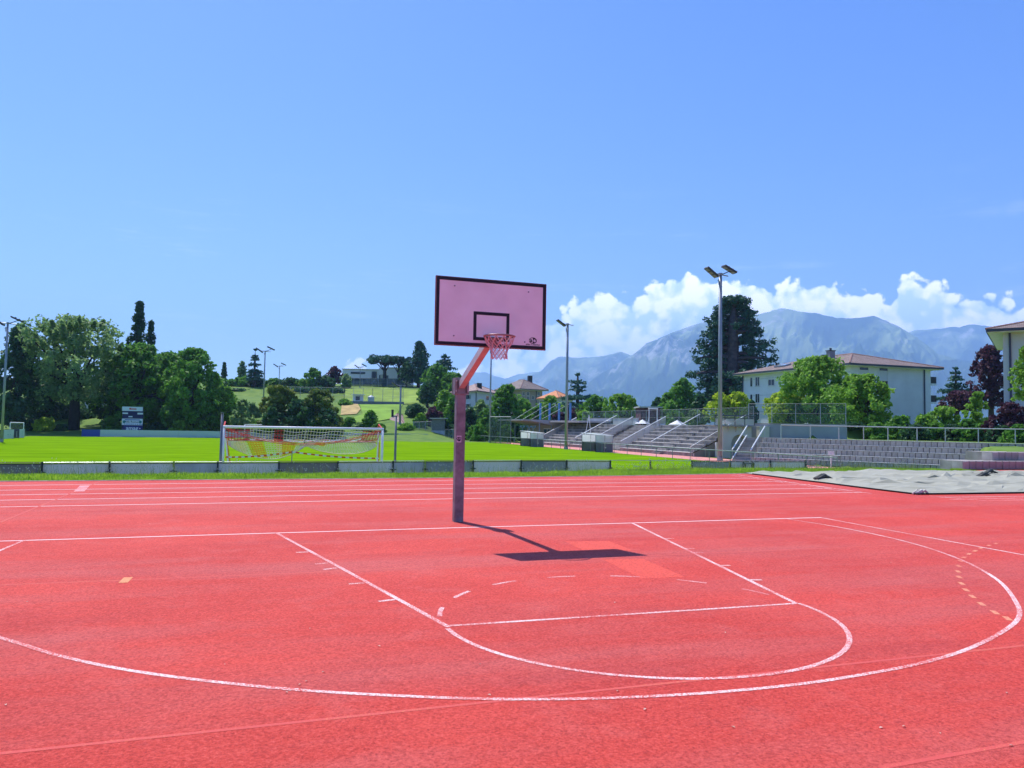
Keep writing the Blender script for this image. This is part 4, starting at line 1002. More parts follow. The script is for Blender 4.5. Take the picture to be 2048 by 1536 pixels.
# ------------------------------------------------------------------ block terrace on the right
TA = np.array([35.6, 41.0]); TE = np.array([.5, -.866]); TN = np.array([.866, .5])
def block_mesh(w, d, h, seed):
    rr = random.Random(seed); b = .03
    mb = MB(); j = lambda: rr.uniform(-.006, .006)
    x0, x1 = b*.4, w-b*.4
    front = [(x0+b+j(), 0, b), (x1-b+j(), 0, b), (x1-b+j(), 0, h-b), (x0+b+j(), 0, h-b)]
    mid = [(x0, b, 0), (x1, b, 0), (x1, b, h), (x0, b, h)]; back = [(x0, d, 0), (x1, d, 0), (x1, d, h), (x0, d, h)]
    mb.add(front+mid+back, [(0, 1, 2, 3)]+[(i, 4+i, 4+(i+1) % 4, (i+1) % 4) for i in range(4)]+[(4+i, 8+i, 8+(i+1) % 4, 4+(i+1) % 4) for i in range(4)]+[(11, 10, 9, 8)])
    me = bpy.data.meshes.new('concrete_block'); me.from_pydata(mb.v, [], [f[::-1] for f in mb.f]); me.update(); return me
bm_mats = [mat('block_concrete', (.42, .385, .35), .95, .25, 1.6, .2, 25), mat('block_concrete_dark', (.33, .30, .275), .95, .3, 1.6, .2, 25), mat('block_concrete_pale', (.52, .48, .44), .95, .22, 1.6, .2, 25), mat('block_concrete_b', (.37, .34, .31), .95, .25, 1.6, .2, 25)]
def terrace():
    t = thing('block_terrace', 'long stepped terrace of small upright concrete blocks on the right', 'terrace', (TA[0], TA[1], ZL))
    ms = []
    for k in range(6):
        me = block_mesh(.40, .55, .40, k); me.materials.append(bm_mats[(0, 0, 3, 0, 3, 0)[k]]); ms.append(me)
    ang = math.atan2(TE[1], TE[0])
    for r, cnt in enumerate((40, 40, 42, 46, 58)):
        for i in range(cnt):
            p = TA+TE*(.40*i)+TN*(.55*r)
            o = bpy.data.objects.new('concrete_block', random.choice(ms)); COL.objects.link(o); o.parent = t
            o.location = (p[0]-TA[0]+TN[0]*random.uniform(-.015, .015), p[1]-TA[1]+TN[1]*random.uniform(-.015, .015), .40*r); o.rotation_euler = (0, 0, ang)
    # solid core behind the blocks
    mb = MB()
    for r in range(5):
        a = TA+TN*(.55*r+.54); b = a+TE*23.5; c = TA+TE*23.5+TN*3.2; d = TA+TN*3.2
        mb.prism([tuple(a), tuple(d), tuple(c), tuple(b)][::-1], ZL+.40*r-.02, ZL+.40*(r+1)-.012)
    obj('core', mb, mat('joint_shadow_concrete', (.10, .09, .085), .95), t)
    for r in range(5):
        a = TA+TN*(.55*r-.03); b = a+TE*(.40*(40, 40, 42, 46, 58)[r]); n_ = TN*.57
        mbt = MB(); mbt.prism([tuple(a), tuple(b), tuple(b+n_), tuple(a+n_)][::-1], ZL+.40*(r+1)+.001, ZL+.40*(r+1)+.045); obj('tread', mbt, M_conc_top, t)  # pale slabs added to imitate the bright sunlit tops of the rows
    ms2 = []
    for k in range(3):
        me = block_mesh(.43, .6, .42, 20+k); me.materials.append(bm_mats[(1, 0, 1)[k]]); ms2.append(me)
    t2 = thing('block_wall', 'two low courses of larger concrete blocks at the right edge of the track', 'wall', (28.6, 15.3, 0))
    for r, (xs, n) in enumerate(((28.6, 20), (31.2, 15))):
        for i in range(n):
            o = bpy.data.objects.new('concrete_block', random.choice(ms2)); COL.objects.link(o); o.parent = t2
            o.location = (xs+.43*i-28.6, .55*r+random.uniform(-.012, .012), .42*r); o.rotation_euler = (0, 0, 0)
    obj('core', MB().bb(28.65, 37.2, 15.88, 16.6, -.05, .41).bb(31.25, 37.6, 16.44, 17.4, .40, .83), bm_mats[1], t2)
    # steps at the left end with two sloping white rails
    s = thing('terrace_steps', 'narrow steps with sloping white rails at the left end of the block terrace', 'stairs', (TA[0], TA[1]+.5, ZL))
    for k in range(10):
        a = TA-TE*.05+TN*(.28*k); b = TA-TE*1.6+TN*(.28*k); c = TA-TE*1.6+TN*3.2; d = TA-TE*.05+TN*3.2
        obj('step', MB().prism([tuple(a), tuple(d), tuple(c), tuple(b)], ZL+.2*k-.005, ZL+.2*(k+1)), M_conc if k % 2 else M_conc_dark, s)
    wr = MATS['white_rail']
    for off, h0 in ((.05, .95), (1.65, .95), (1.65, .18)):
        a = TA-TE*off; b = a+TN*2.9
        obj('rail', MB().tube([(a[0], a[1], ZL+h0+.05), (b[0], b[1], ZL+h0+2.05)], .055, 8), wr, s)
        if h0 > .5:
            for q in (0.02, .5, .98):
                p = a+(b-a)*q; obj('rail_post', MB().tube([(p[0], p[1], ZL+2*q-.02), (p[0], p[1], ZL+h0+.05+2*q)], .025, 6), M_galv, s)
terrace()
def top_rail():
    pts = []
    for u, v in ((1562, 879.5), (1678, 881), (1776, 882.5), (1891, 884), (1957, 885.5), (2031, 887), (2110, 888.5)):
        pts.append(tuple(G(u, v, 1.06)))
    railing('terrace_railing', 'pale single bar railing on the grass above the block terrace', pts, 1.05, 2.6, .035, mat('pale_rail', (.50, .53, .54), .45, metal=.2))
top_rail()
def retaining():
    a, b = np.array([42.3, 51.0]), np.array([48.2, 44.1]); d = (b-a)/np.linalg.norm(b-a); n = np.array([d[1], -d[0]])*-1
    w = mat('blue_grey_wall', (.34, .36, .38), .9, .08, .8)
    t = thing('retaining_wall', 'plain blue grey retaining wall under the mesh fence', 'wall', (a[0], a[1], 1.0))
    mb = MB(); mb.prism([tuple(a), tuple(b), tuple(b+n*.35), tuple(a+n*.35)][::-1], .9, 2.34)
    obj('wall', mb, w, t)
    mb = MB(); mb.prism([tuple(a-n*.04), tuple(b-n*.04), tuple(b+n*.39), tuple(a+n*.39)][::-1], 2.342, 2.40)
    obj('coping', mb, M_conc, t)
    tag(obj('meter_cabinet', MB().box((43.1, 49.4, 1.55), (.55, .25, .5)).box((43.1, 49.4, 2.07), (.6, .3, .03)), mat('cream_cabinet', (.62, .6, .5), .6)), 'small cream cabinet against the left end of the retaining wall', 'cabinet')
retaining()
def mesh_fence(name, label, pts, h, step, m_alpha=.28, col=(.10, .14, .15), r=.035, brace=()):
    pts = [np.asarray(p, float) for p in pts]
    t = thing(name, label, 'fence', pts[0])
    for a, b in zip(pts[:-1], pts[1:]):
        n = max(1, round(np.linalg.norm(b-a)/step))
        for j in range(n+1):
            p = a+(b-a)*j/n; obj('post', MB().tube([p, p+np.array([0, 0, h])], r, 6), M_galv, t)
        obj('wire_mesh', MB().quad(a+np.array([0, 0, .05]), b+np.array([0, 0, .05]), b+np.array([0, 0, h-.03]), a+np.array([0, 0, h-.03])), mat(f'wire_mesh_{m_alpha}', col, .8, alpha=m_alpha), t)
        obj('tension_wire', MB().tube([a+np.array([0, 0, h-.02]), b+np.array([0, 0, h-.02])], r*.5, 4).tube([a+np.array([0, 0, h*.5]), b+np.array([0, 0, h*.5])], r*.35, 4), M_galv_d, t)
    return t
mesh_fence('mesh_fence', 'tall wire mesh fence behind the grandstands', [(45.2, 96, 2.1), (45.2, 56, 2.1), (43.6, 51.5, 2.1)], 1.95, 4.0)
mesh_fence('mesh_fence', 'tall wire mesh fence on top of the retaining wall', [(42.8, 51.2, 2.4), (48.4, 44.4, 2.4)], 1.9, 2.3)
for i, (y0, y1) in enumerate(((77, 84), (84.5, 92.5))):
    tag(obj('low_wall', MB().bb(44.4, 44.6, y0, y1, 2.05, 2.95).bb(44.35, 44.65, y0, y1, 2.952, 3.0), mat('pale_low_wall', (.46, .48, .48), .85, .12, 1)), ['pale low wall above the near half of the left grandstand', 'pale low wall above the far half of the left grandstand'][i], 'wall', 'low walls above the stand')
def parasol(u, v, d, w, label):
    p = D(u, v, d); t = thing('parasol', label, 'parasol', (p[0], p[1], Hs(p[0], p[1])), 'white parasols behind the grandstands')
    z = p[2]; r = w/2; c = mat('white_canvas', (.82, .83, .85), .7, trans=.15)
    mb = MB().add([(p[0], p[1], z)]+[(p[0]+r*math.cos(a), p[1]+r*math.sin(a), z-.55) for a in np.linspace(0, 2*math.pi, 9)[:-1]], [(0, i+1, (i+1) % 8+1) for i in range(8)])
    o = obj('canopy', mb, c, t); md = o.modifiers.new('t', 'SOLIDIFY'); md.thickness = .03
    obj('pole', MB().tube([(p[0], p[1], Hs(p[0], p[1])-.02), (p[0], p[1], z+.08)], .03, 6), M_white, t)
parasol(1216, 840, 108, 2.4, 'white parasol peak above the left grandstand')
parasol(1285, 839, 100, 2.2, 'white parasol peak between the two grandstands')
parasol(1355, 840, 92, 2.2, 'white parasol peak above the right grandstand')
parasol(1452, 839, 88, 2.2, 'white parasol peak behind the balcony')
def gym_frame():
    p = D(1306, 850, 92); z0 = Hs(p[0], p[1]); zt = D(1306, 818, 92)[2]
    t = thing('exercise_rig', 'white goal shaped training frame with slanting stays behind the stand', 'frame', (p[0], p[1], z0))
    for s in (-.55, .55): obj('upright', MB().tube([(p[0]+s, p[1], z0-.02), (p[0]+s, p[1], zt)], .06, 6), M_white, t); obj('stay', MB().tube([(p[0]+s*2.6, p[1]+.3, z0-.02), (p[0]+s, p[1], zt-1.0)], .045, 6), M_white, t)
    obj('top_bar', MB().bb(p[0]-.62, p[0]+.62, p[1]-.08, p[1]+.08, zt-.02, zt+.14), M_white, t)
gym_frame()
def a_frame():
    p = D(1178, 846, 104); z0 = Hs(p[0], p[1]); zt = D(1178, 830, 104)[2]
    t = thing('a_frame', 'white A shaped tubular frame above the left grandstand', 'frame', (p[0], p[1], z0))
    for s in (-.85, .45): obj('leg', MB().tube([(p[0]+s, p[1], z0-.02), (p[0], p[1], zt)], .045, 6), M_white, t)
a_frame()

# ------------------------------------------------------------------ clubhouse with a canopy
def clubhouse():
    t = thing('clubhouse', 'low clubhouse with a sweeping grey canopy hung from blue fins', 'building', (41, 99, ZL))
    cm = mat('grey_canopy', (.34, .34, .35), .7, .05, 1); bl = mat('blue_fin', (.10, .26, .52), .5)
    n = 10; y0, y1 = 95.5, 107.5
    top = []; 
    for j in range(n+1):
        s = j/n; x = 35.2+s*10.8; zb = 2.55-.9*max(0, s-.25)*0-.35*s; th = .10+.75*smooth(np.array((s-.05)/.55)).item()
        top.append((x, 2.75-.10*s, 2.65-.10*s-th))
    vs = []
    for x, a, b in top: vs += [(x, y0, a), (x, y1, a), (x, y1, b), (x, y0, b)]
    fs = [(0, 1, 2, 3), tuple(4*n+i for i in (3, 2, 1, 0))]
    for j in range(n):
        for i in range(4): fs.append((4*j+i, 4*j+4+i, 4*j+4+(i+1) % 4, 4*j+(i+1) % 4))
    obj('canopy', MB().add(vs, fs), cm, t)
    obj('wall', MB().bb(40.2, 47, y0+.2, y1-.3, ZL, 1.95), mat('beige_wall', (.42, .39, .34), .85), t)
    for y in (y0+1.0, y0+2.6): 
        d = obj('door', MB().bb(40.14, 40.19, y-.02, y+1.3, ZL+.02, ZL+2.25), mat('blue_door', (.03, .09, .15), .5), t); obj('door_frame', MB().bb(40.12, 40.18, y-.1, y-.025, ZL, ZL+2.3).bb(40.12, 40.18, y-.1, y+1.4, ZL+2.26, ZL+2.38), M_white, d)
    for x in (38.0, 39.9):
        for y in (y0+.3, y1-.5): obj('column', MB().tube([(x, y, ZL), (x, y, 2.2)], .09, 8), mat('blue_grey_column', (.18, .26, .33), .5), t)
    obj('front_door', MB().bb(40.6, 42.2, y0+.14, y0+.19, ZL+.02, ZL+2.3), mat('blue_door', (.03, .09, .15), .5), t)
    for u in (1080.5, 1099, 1118, 1140.5):
        a = (u-1024)/FPX; # position along the canopy from the sight line at x = 40.6
        d = ray(u, 830); s = (40.6-CAM[0])/d[0]; p = CAM+d*s; yy = p[1]
        zt = (CAM+ray(u, 806)*((40.6-CAM[0])/ray(u, 806)[0]))[2]
        f = obj('fin', MB().bb(40.45, 40.75, yy-.06, yy+.06, 2.6, zt), bl, t)
        obj('stay_cable', MB().tube([(40.5, yy, zt-.1), (36.4, yy+.5, 2.76)], .018, 5), M_white, f)
    # fins stand clear of the short canopy: extend it over all of them
    obj('rear_roof', MB().bb(39.5, 46.0, 84.5, y0-.002, 2.35, 2.62), cm, t)
    obj('rear_wall', MB().bb(43.9, 46, 94.6, y0+.19, ZL, 2.34), MATS['beige_wall'], t)
clubhouse()
for i, u in enumerate((1044, 1058, 1066)):
    p = G(u, 890, ZL); tag(obj('path_lamp', MB().tube([(p[0], p[1], ZL), (p[0], p[1], ZL+2.6)], .06, 6).tube([(p[0]-.25, p[1], ZL+2.5), (p[0]-.25, p[1], ZL+2.75)], .15, 8).tube([(p[0]+.25, p[1], ZL+2.5), (p[0]+.25, p[1], ZL+2.75)], .15, 8).beam((p[0]-.3, p[1], ZL+2.45), (p[0]+.3, p[1], ZL+2.45), .05), mat('teal_lamp', (.10, .22, .26), .5)), ['leftmost teal lamp post left of the canopy', 'middle teal lamp post under the canopy edge', 'teal lamp post nearest the farther dugout'][i], 'lamp post', 'lamp posts by the clubhouse')
def stop_net():
    a, b = G(980, 886, ZL), G(1021, 888, ZL); h = 4.0
    t = thing('ball_stop_net', 'dark rectangular ball stop net beside the slender mast', 'net', a)
    for p in (a, b, (a+b)/2): obj('post', MB().tube([p, p+np.array([0, 0, h])], .06, 6), M_galv_d, t)
    obj('netting', MB().quad(a, b, b+np.array([0, 0, h]), a+np.array([0, 0, h])), mat('dark_netting', (.10, .115, .09), .9, alpha=.55), t)
    obj('top_bar', MB().tube([a+np.array([0, 0, h]), b+np.array([0, 0, h])], .05, 6), M_galv, t)
stop_net()
def hut():
    d = 134.0; a = D(863, 870, d); b = D(889, 870, d); z0 = ZL
    zt = D(875, 838, d)[2]; zm = D(875, 861, d)[2]
    t = thing('timber_hut', 'pale hut with slatted upper half at the far corner of the pitch', 'hut', (a[0], a[1], z0))
    X = np.array([AR[0], AR[1], 0]); X /= np.linalg.norm(X); Y = np.array([-X[1], X[0], 0]); Zv = np.array([0, 0, 1.]); w = np.linalg.norm((b-a)[:2]); c = (a+b)/2
    obj('lower_wall', MB().box(np.array([c[0], c[1], (z0+zm)/2])+Y*1.2, (w/2, 1.2, (zm-z0)/2), (X, Y, Zv)), mat('whitewash', (.58, .58, .57), .85, .15, 1), t)
    up = obj('upper_wall', MB().box(np.array([c[0], c[1], (zm+zt)/2])+Y*1.22, (w/2-.02, 1.2, (zt-zm)/2), (X, Y, Zv)), mat('grey_timber_dark', (.12, .125, .12), .9), t)
    for j in range(13): obj('slat', MB().box(np.array([c[0], c[1], (zm+zt)/2])+X*(-w/2+.09+j*(w-.18)/12)-Y*.0, (.05, .03, (zt-zm)/2-.02), (X, Y, Zv)), mat('grey_timber', (.30, .31, .30), .9, .2, 4), up)
    obj('roof', MB().box(np.array([c[0], c[1], zt+.1])+Y*1.2, (w/2+.35, 1.7, .09), (X, Y, Zv)), mat('pale_roof', (.48, .46, .43), .8, .2, 1), t)
    cg = thing('net_cage', 'grey mesh cage standing left of the pale hut', 'cage', D(845, 870, d)*[1, 1, 0]+[0, 0, z0])
    p0, p1 = D(826, 870, d), D(862, 870, d); p0[2] = p1[2] = z0
    for q in np.linspace(0, 1, 4): p = p0+(p1-p0)*q; obj('post', MB().tube([p, p+np.array([0, 0, 3.2])], .05, 6), M_galv, cg)
    obj('netting', MB().quad(p0, p1, p1+np.array([0, 0, 3.2]), p0+np.array([0, 0, 3.0])).quad(p0+np.array([0, 0, 3.0]), p1+np.array([0, 0, 3.2]), p1+Y*3+np.array([0, 0, 3.3]), p0+Y*3+np.array([0, 0, 3.2])), mat('grey_netting', (.30, .33, .31), .9, alpha=.35), cg)
    b2 = G(880, 879.5, ZL); mesh_fence('corner_fence', 'low mesh fence between the pale hut and the basketball post', [tuple(D(890, 870, 131)*[1, 1, 0]+[0, 0, ZL]), tuple(D(914, 870, 128)*[1, 1, 0]+[0, 0, ZL])], 1.9, 1.4, .45)
hut()
def training_goal():
    a, b = D(20, 860, 104), D(47, 860, 104); z0 = ZL; zt = D(30, 858.5, 104)[2]
    t = thing('training_goal', 'white goal frame under the trees at the far left', 'goal', (a[0], a[1], z0)); a[2] = b[2] = z0
    up = np.array([0, 0, zt-z0+.9])
    for p in (a, b): obj('goalpost', MB().tube([p, p+up], .06, 6), M_white, t)
    obj('crossbar', MB().tube([a+up, b+up], .06, 6), M_white, t)
    obj('net', MB().quad(a+up, b+up, b+np.array([0, 1.6, 0]), a+np.array([0, 1.6, 0])), mat('pale_netting', (.4, .45, .48), .9, alpha=.25), t)
training_goal()

# ------------------------------------------------------------------ houses
def tile_mat(name, c1, c2, s=1.0):
    m = bpy.data.materials.new(name); m.use_nodes = True; N = m.node_tree.nodes; L = m.node_tree.links; b = N['Principled BSDF']; b.inputs['Roughness'].default_value = .8
    tc = N.new('ShaderNodeTexCoord'); br = N.new('ShaderNodeTexBrick'); L.new(tc.outputs['UV'], br.inputs[0]); br.inputs['Scale'].default_value = s
    br.inputs['Color1'].default_value = (*c1, 1); br.inputs['Color2'].default_value = (*c2, 1); br.inputs['Mortar'].default_value = (c1[0]*.45, c1[1]*.45, c1[2]*.45, 1)
    br.inputs['Brick Width'].default_value = .30; br.inputs['Row Height'].default_value = .34; br.inputs['Mortar Size'].default_value = .02; br.inputs['Mortar Smooth'].default_value = .3
    n = N.new('ShaderNodeTexNoise'); n.inputs['Scale'].default_value = .7; n.inputs['Detail'].default_value = 6; L.new(tc.outputs['UV'], n.inputs['Vector'])
    mx = N.new('ShaderNodeMix'); mx.data_type = 'RGBA'; mx.blend_type = 'OVERLAY'; mx.inputs[0].default_value = .55; L.new(br.outputs[0], mx.inputs[6]); L.new(n.outputs[0], mx.inputs[7]); L.new(mx.outputs[2], b.inputs['Base Color'])
    bp = N.new('ShaderNodeBump'); bp.inputs['Distance'].default_value = .05; bp.inputs['Strength'].default_value = .6; L.new(br.outputs['Fac'], bp.inputs['Height']); bp.invert = True; L.new(bp.outputs[0], b.inputs['Normal'])
    return m
def roof_obj(faces, m, parent, name='roof', thick=.18):
    # faces: lists of points; UV laid along the eaves so the tile courses run level
    v = []; f = []; uv = []
    for fc in faces:
        o = len(v); P = [np.asarray(p, float) for p in fc]; v += [p for p in P]; f.append(tuple(range(o, o+len(P))))
        e = P[1]-P[0]; e /= np.linalg.norm(e); nrm = np.cross(P[1]-P[0], P[2]-P[0]); nrm /= np.linalg.norm(nrm); s = np.cross(nrm, e)
        uv += [(float((p-P[0])@e), float((p-P[0])@s)) for p in P]
    me = bpy.data.meshes.new(name); base = wl(parent); me.from_pydata([tuple(p-base) for p in v], [], f); ul = me.uv_layers.new(name='UVMap')
    for i, q in enumerate(uv): ul.data[i].uv = q
    me.update(); o = link(name, me, m, parent); return o
class House:
    def __init__(s, name, label, near, L_, R_, z0, ze, zr, over, wallm, roofm, eave=None, soffit=None, cat='house'):
        # near: corner of the eaves towards us, L_/R_: the other eave corners (2D)
        s.near, s.L, s.R = (np.asarray(p, float)[:2] for p in (near, L_, R_))
        s.a = s.L-s.near; s.b = s.R-s.near; s.la, s.lb = np.linalg.norm(s.a), np.linalg.norm(s.b); s.a /= s.la; s.b /= s.lb
        s.z0, s.ze = z0, ze
        s.t = thing(name, label, cat, (*(s.near+s.a*s.la/2+s.b*s.lb/2), z0))
        s.c = s.near+(s.a+s.b)*over; s.wa, s.wb = s.la-2*over, s.lb-2*over
        P = [s.c, s.c+s.b*s.wb, s.c+s.b*s.wb+s.a*s.wa, s.c+s.a*s.wa]
        mb = MB().prism([tuple(p) for p in P], z0-.3, ze-.02); s.wall = obj('wall', mb, wallm, s.t)
        E = [s.near, s.R, s.R+s.a*s.la, s.L]
        em = eave or mat('dark_fascia', (.05, .065, .085), .5)
        obj('fascia', MB().prism([tuple(p) for p in E], ze+.02, ze+.28), em, s.t)
        I = [p+(np.mean(E, axis=0)-p)*.012 for p in E]
        obj('soffit', MB().prism([tuple(p) for p in I], ze-.04, ze+.019), soffit or M_white, s.t)
        # hipped roof
        q = lambda p, z: np.array([p[0], p[1], z])
        long_a = s.la >= s.lb; h = min(s.la, s.lb)/2
        if long_a: r0 = s.near+s.b*s.lb/2+s.a*h; r1 = s.near+s.b*s.lb/2+s.a*(s.la-h)
        else: r0 = s.near+s.a*s.la/2+s.b*h; r1 = s.near+s.a*s.la/2+s.b*(s.lb-h)
        ez = ze+.282
        e0, e1, e2, e3 = (q(p, ez) for p in E); R0, R1 = q(r0, zr), q(r1, zr)
        if long_a: fc = [[e0, e1, R0], [e1, e2, R1, R0], [e2, e3, R1], [e3, e0, R0, R1]]
        else: fc = [[e0, e1, R1, R0], [e1, e2, R1], [e2, e3, R0, R1], [e3, e0, R0]]
        s.roof = roof_obj(fc, roofm, s.t)
        rt = mat('ridge_tiles', (.26, .15, .12), .8, .2, 2)
        obj('ridge', MB().tube([e0, R0], .11, 5).tube([R0, R1], .12, 5).tube([e1, R0 if long_a else R1], .11, 5), rt, s.roof)
    def on(s, face, u, v):           # point on a wall from a pixel: distance along the wall and height
        d = s.a if face == 'a' else s.b; n = np.array([d[1], -d[0]]); r = ray(u, v)
        k = ((s.c-CAM[:2])@n)/(r[:2]@n); p = CAM+r*k; return float((p[:2]-s.c)@d), float(p[2])
    def panel(s, face, s0, s1, z0, z1, m, name, parent=None, off=.02, th=.04):
        d = s.a if face == 'a' else s.b; out = -(s.b if face == 'a' else s.a)
        p = s.c+d*s0+out*off; q_ = s.c+d*s1+out*off; poly = [p, q_, q_+out*th, p+out*th]
        return obj(name, MB().prism([tuple(x) for x in poly], z0, z1), m, parent or s.t)
    def window(s, face, u0, v0, u1, v1, shutter=0.0, glass=None, cross=True):
        s0, z1 = s.on(face, u0, (v0)); s1, _ = s.on(face, u1, v0); z0 = s.on(face, (u0+u1)/2, v1)[1]; z1 = s.on(face, (u0+u1)/2, v0)[1]
        s0, s1 = min(s0, s1), max(s0, s1); return s.win(face, s0, s1, z0, z1, shutter, glass, cross)
    def win(s, face, s0, s1, z0, z1, shutter=0.0, glass=None, cross=True, shut_col=None):
        w = s.panel(face, s0, s1, z0, z1, glass or mat('window_glass', (.03, .04, .055), .12, spec=.6), 'window', off=.012, th=.012)
        fm = M_white; e = .06
        for x0, x1, a, b in ((s0-e, s0, z0-e, z1+e), (s1, s1+e, z0-e, z1+e), (s0, s1, z1, z1+e), (s0, s1, z0-e, z0)): s.panel(face, x0, x1, a, b, fm, 'frame', w, .002, .07)
        if cross: m_ = (s0+s1)/2; s.panel(face, m_-.03, m_+.03, z0+.002, z1-.002, fm, 'mullion', w, .026, .03)
        if shutter: s.panel(face, s0+.01, s1-.01, z1-(z1-z0)*shutter, z1-.003, shut_col or mat('roller_blind', (.66, .67, .68), .6), 'blind', w, .03, .025)
        s.panel(face, s0-.1, s1+.1, z0-e-.05, z0-e-.004, M_conc_top, 'sill', w, .002, .12)
        return w
    def pipe(s, face, dist, m=None):
        d = s.a if face == 'a' else s.b; out = -(s.b if face == 'a' else s.a); p = s.c+d*dist+out*.12
        obj('downpipe', MB().tube([(*p, s.z0), (*p, s.ze-.05)], .09, 8), m or mat('dark_pipe', (.05, .06, .10), .5), s.t)
    def chimney(s, pa, pb, z0, w, h, m, cap=True):
        c = s.near+s.a*pa+s.b*pb; ch = obj('chimney', MB().box((*c, z0+h/2), (w, w*.8, h/2)), m, s.roof)
        if cap: obj('chimney_cap', MB().box((*c, z0+h+.06), (w*1.2, w, .05)).box((*c, z0+h+.3), (.12, .12, .18)), M_dark, ch)
def P2(u, d): p = D(u, 800, d); return p[:2]
brown_tiles = tile_mat('brown_tiles', (.19, .135, .115), (.27, .195, .17)); grey_tiles = tile_mat('grey_brown_tiles', (.20, .155, .14), (.28, .22, .20)); orange_tiles = tile_mat('orange_tiles', (.62, .22, .08), (.72, .30, .12)); pinkbrown_tiles = tile_mat('pink_brown_tiles', (.34, .23, .20), (.44, .31, .27))
def apartment():
    d0 = 108; ze = D(1700, 725, d0)[2]-.28
    h = House('apartment_block', 'three storey white apartment block with wide brown hipped roof', P2(1700, d0), P2(1464, d0*1.24), P2(1889, d0*1.053), 1.8, ze, ze+2.7, 1.25, M_bwall, brown_tiles, cat='building')
    X = lambda x: 1360+x/3.66; Y = lambda y: 520+y/3.66
    for y0, y1 in ((862, 925), (985, 1048), (1108, 1170)):
        h.window('a', X(516), Y(y0), X(531), Y(y1), .0, cross=False); h.window('a', X(554), Y(y0-4), X(583), Y(y1-4)); h.window('a', X(648), Y(y0-8), X(692), Y(y1-8), .35 if y0 == 862 else .95)
        h.window('a', X(742), Y(y0+52 if y0 == 862 else y0), X(800), Y(y1+30 if y0 == 862 else y1), 0)
        h.window('a', X(850), Y(y0-30), X(905), Y(y1-30), .5); h.window('a', X(1010), Y(y0-40), X(1070), Y(y1-40), .2)
    U = lambda x: 1640+x/4.042; V = lambda y: 640+y/4.042
    for x0, x1, y0, y1, sh in ((318, 388, 384, 520, .0), (478, 545, 390, 525, .0), (318, 388, 552, 690, 0), (478, 545, 552, 680, 0)):
        w = h.window('b', U(x0), V(y0), U(x1), V(y1), 0, cross=False)
        s0, zt = h.on('b', U(x0), V(y0+18)); s1, zb = h.on('b', U(x1), V(y1-30)); h.panel('b', s0+.02, s1-.02, zb, zt, mat('roller_blind', (.66, .67, .68), .6), 'blind', w, .03, .03)
    for k in (3.0, 5.75, 8.5): h.panel('a', 0.02, h.wa-.02, 1.8+k, 1.8+k+.05, mat('wall_joint', (.36, .38, .40), .9), 'string_course', None, .002, .012)
    h.pipe('b', h.on('b', 1848, 780)[0]); h.pipe('a', h.wa-.25)
    # balconies on the far side seen past the right corner
    for z in (2.6, 5.4, 8.2):
        c = h.c+h.b*(h.wb+.9)+h.a*3.2; ax = (np.array([*h.b, 0]), np.array([*h.a, 0]), np.array([0, 0, 1.]))
        b = obj('balcony', MB().box((*c, 1.8+z-.9), (.9, 2.6, .12), ax), M_bwall, h.t); obj('balustrade', MB().box((*(c+h.b*.85), 1.8+z-.28), (.04, 2.6, .5), ax).box((*(c-h.a*2.55), 1.8+z-.28), (.88, .04, .5), ax), M_dark, b)
    cm = mat('chimney_grey', (.26, .26, .27), .85); zc0 = ze+1.5
    h.chimney(9.5, 5.2, zc0-.4, .5, 1.9, cm); h.chimney(11.4, 5.6, zc0-.4, .3, 1.5, M_dark, False); h.chimney(12.0, 3.2, zc0-1.0, .22, .9, M_dark, False)
    c = h.near+h.a*18+h.b*3.0; obj('skylight', MB().box((*c, ze+1.25), (1.3, .7, .12), (np.array([*h.a, 0]), np.array([*h.b*.96, .27]), np.array([*(-h.b*.27), .96]))), mat('sky_glass', (.25, .30, .32), .1, spec=.8), h.roof)
    for pa in (15.0, 21.0): h.chimney(pa, 4.2, ze+1.3, .12, .7, M_dark, False)
apartment()
def right_block():
    d0 = 70; ze = D(1974, 657, d0)[2]-.28
    vb = np.array([.82, -.572]); va = np.array([.572, .82])
    w = lambda lat, dep: np.array([AR[0], AR[1]])/np.hypot(AR[0], AR[1])*lat+np.array([math.sin(YAW), math.cos(YAW)])*dep
    n = P2(1974, d0); h = House('apartment_block', 'pale grey apartment block cut by the right edge of the picture', n, n+w(va[0]*18, va[1]*18), n+w(vb[0]*20, vb[1]*20), 1.6, ze, ze+2.8, 1.25, mat('grey_green_render', (.55, .59, .58), .85, .04, .6), brown_tiles, cat='building')
    h.pipe('b', .55)
    for z in (3.0, 6.0, 9.0): h.win('b', 4.6, 6.0, z, z+1.5, .3); h.win('b', 10, 11.4, z, z+1.5, .3)
right_block()
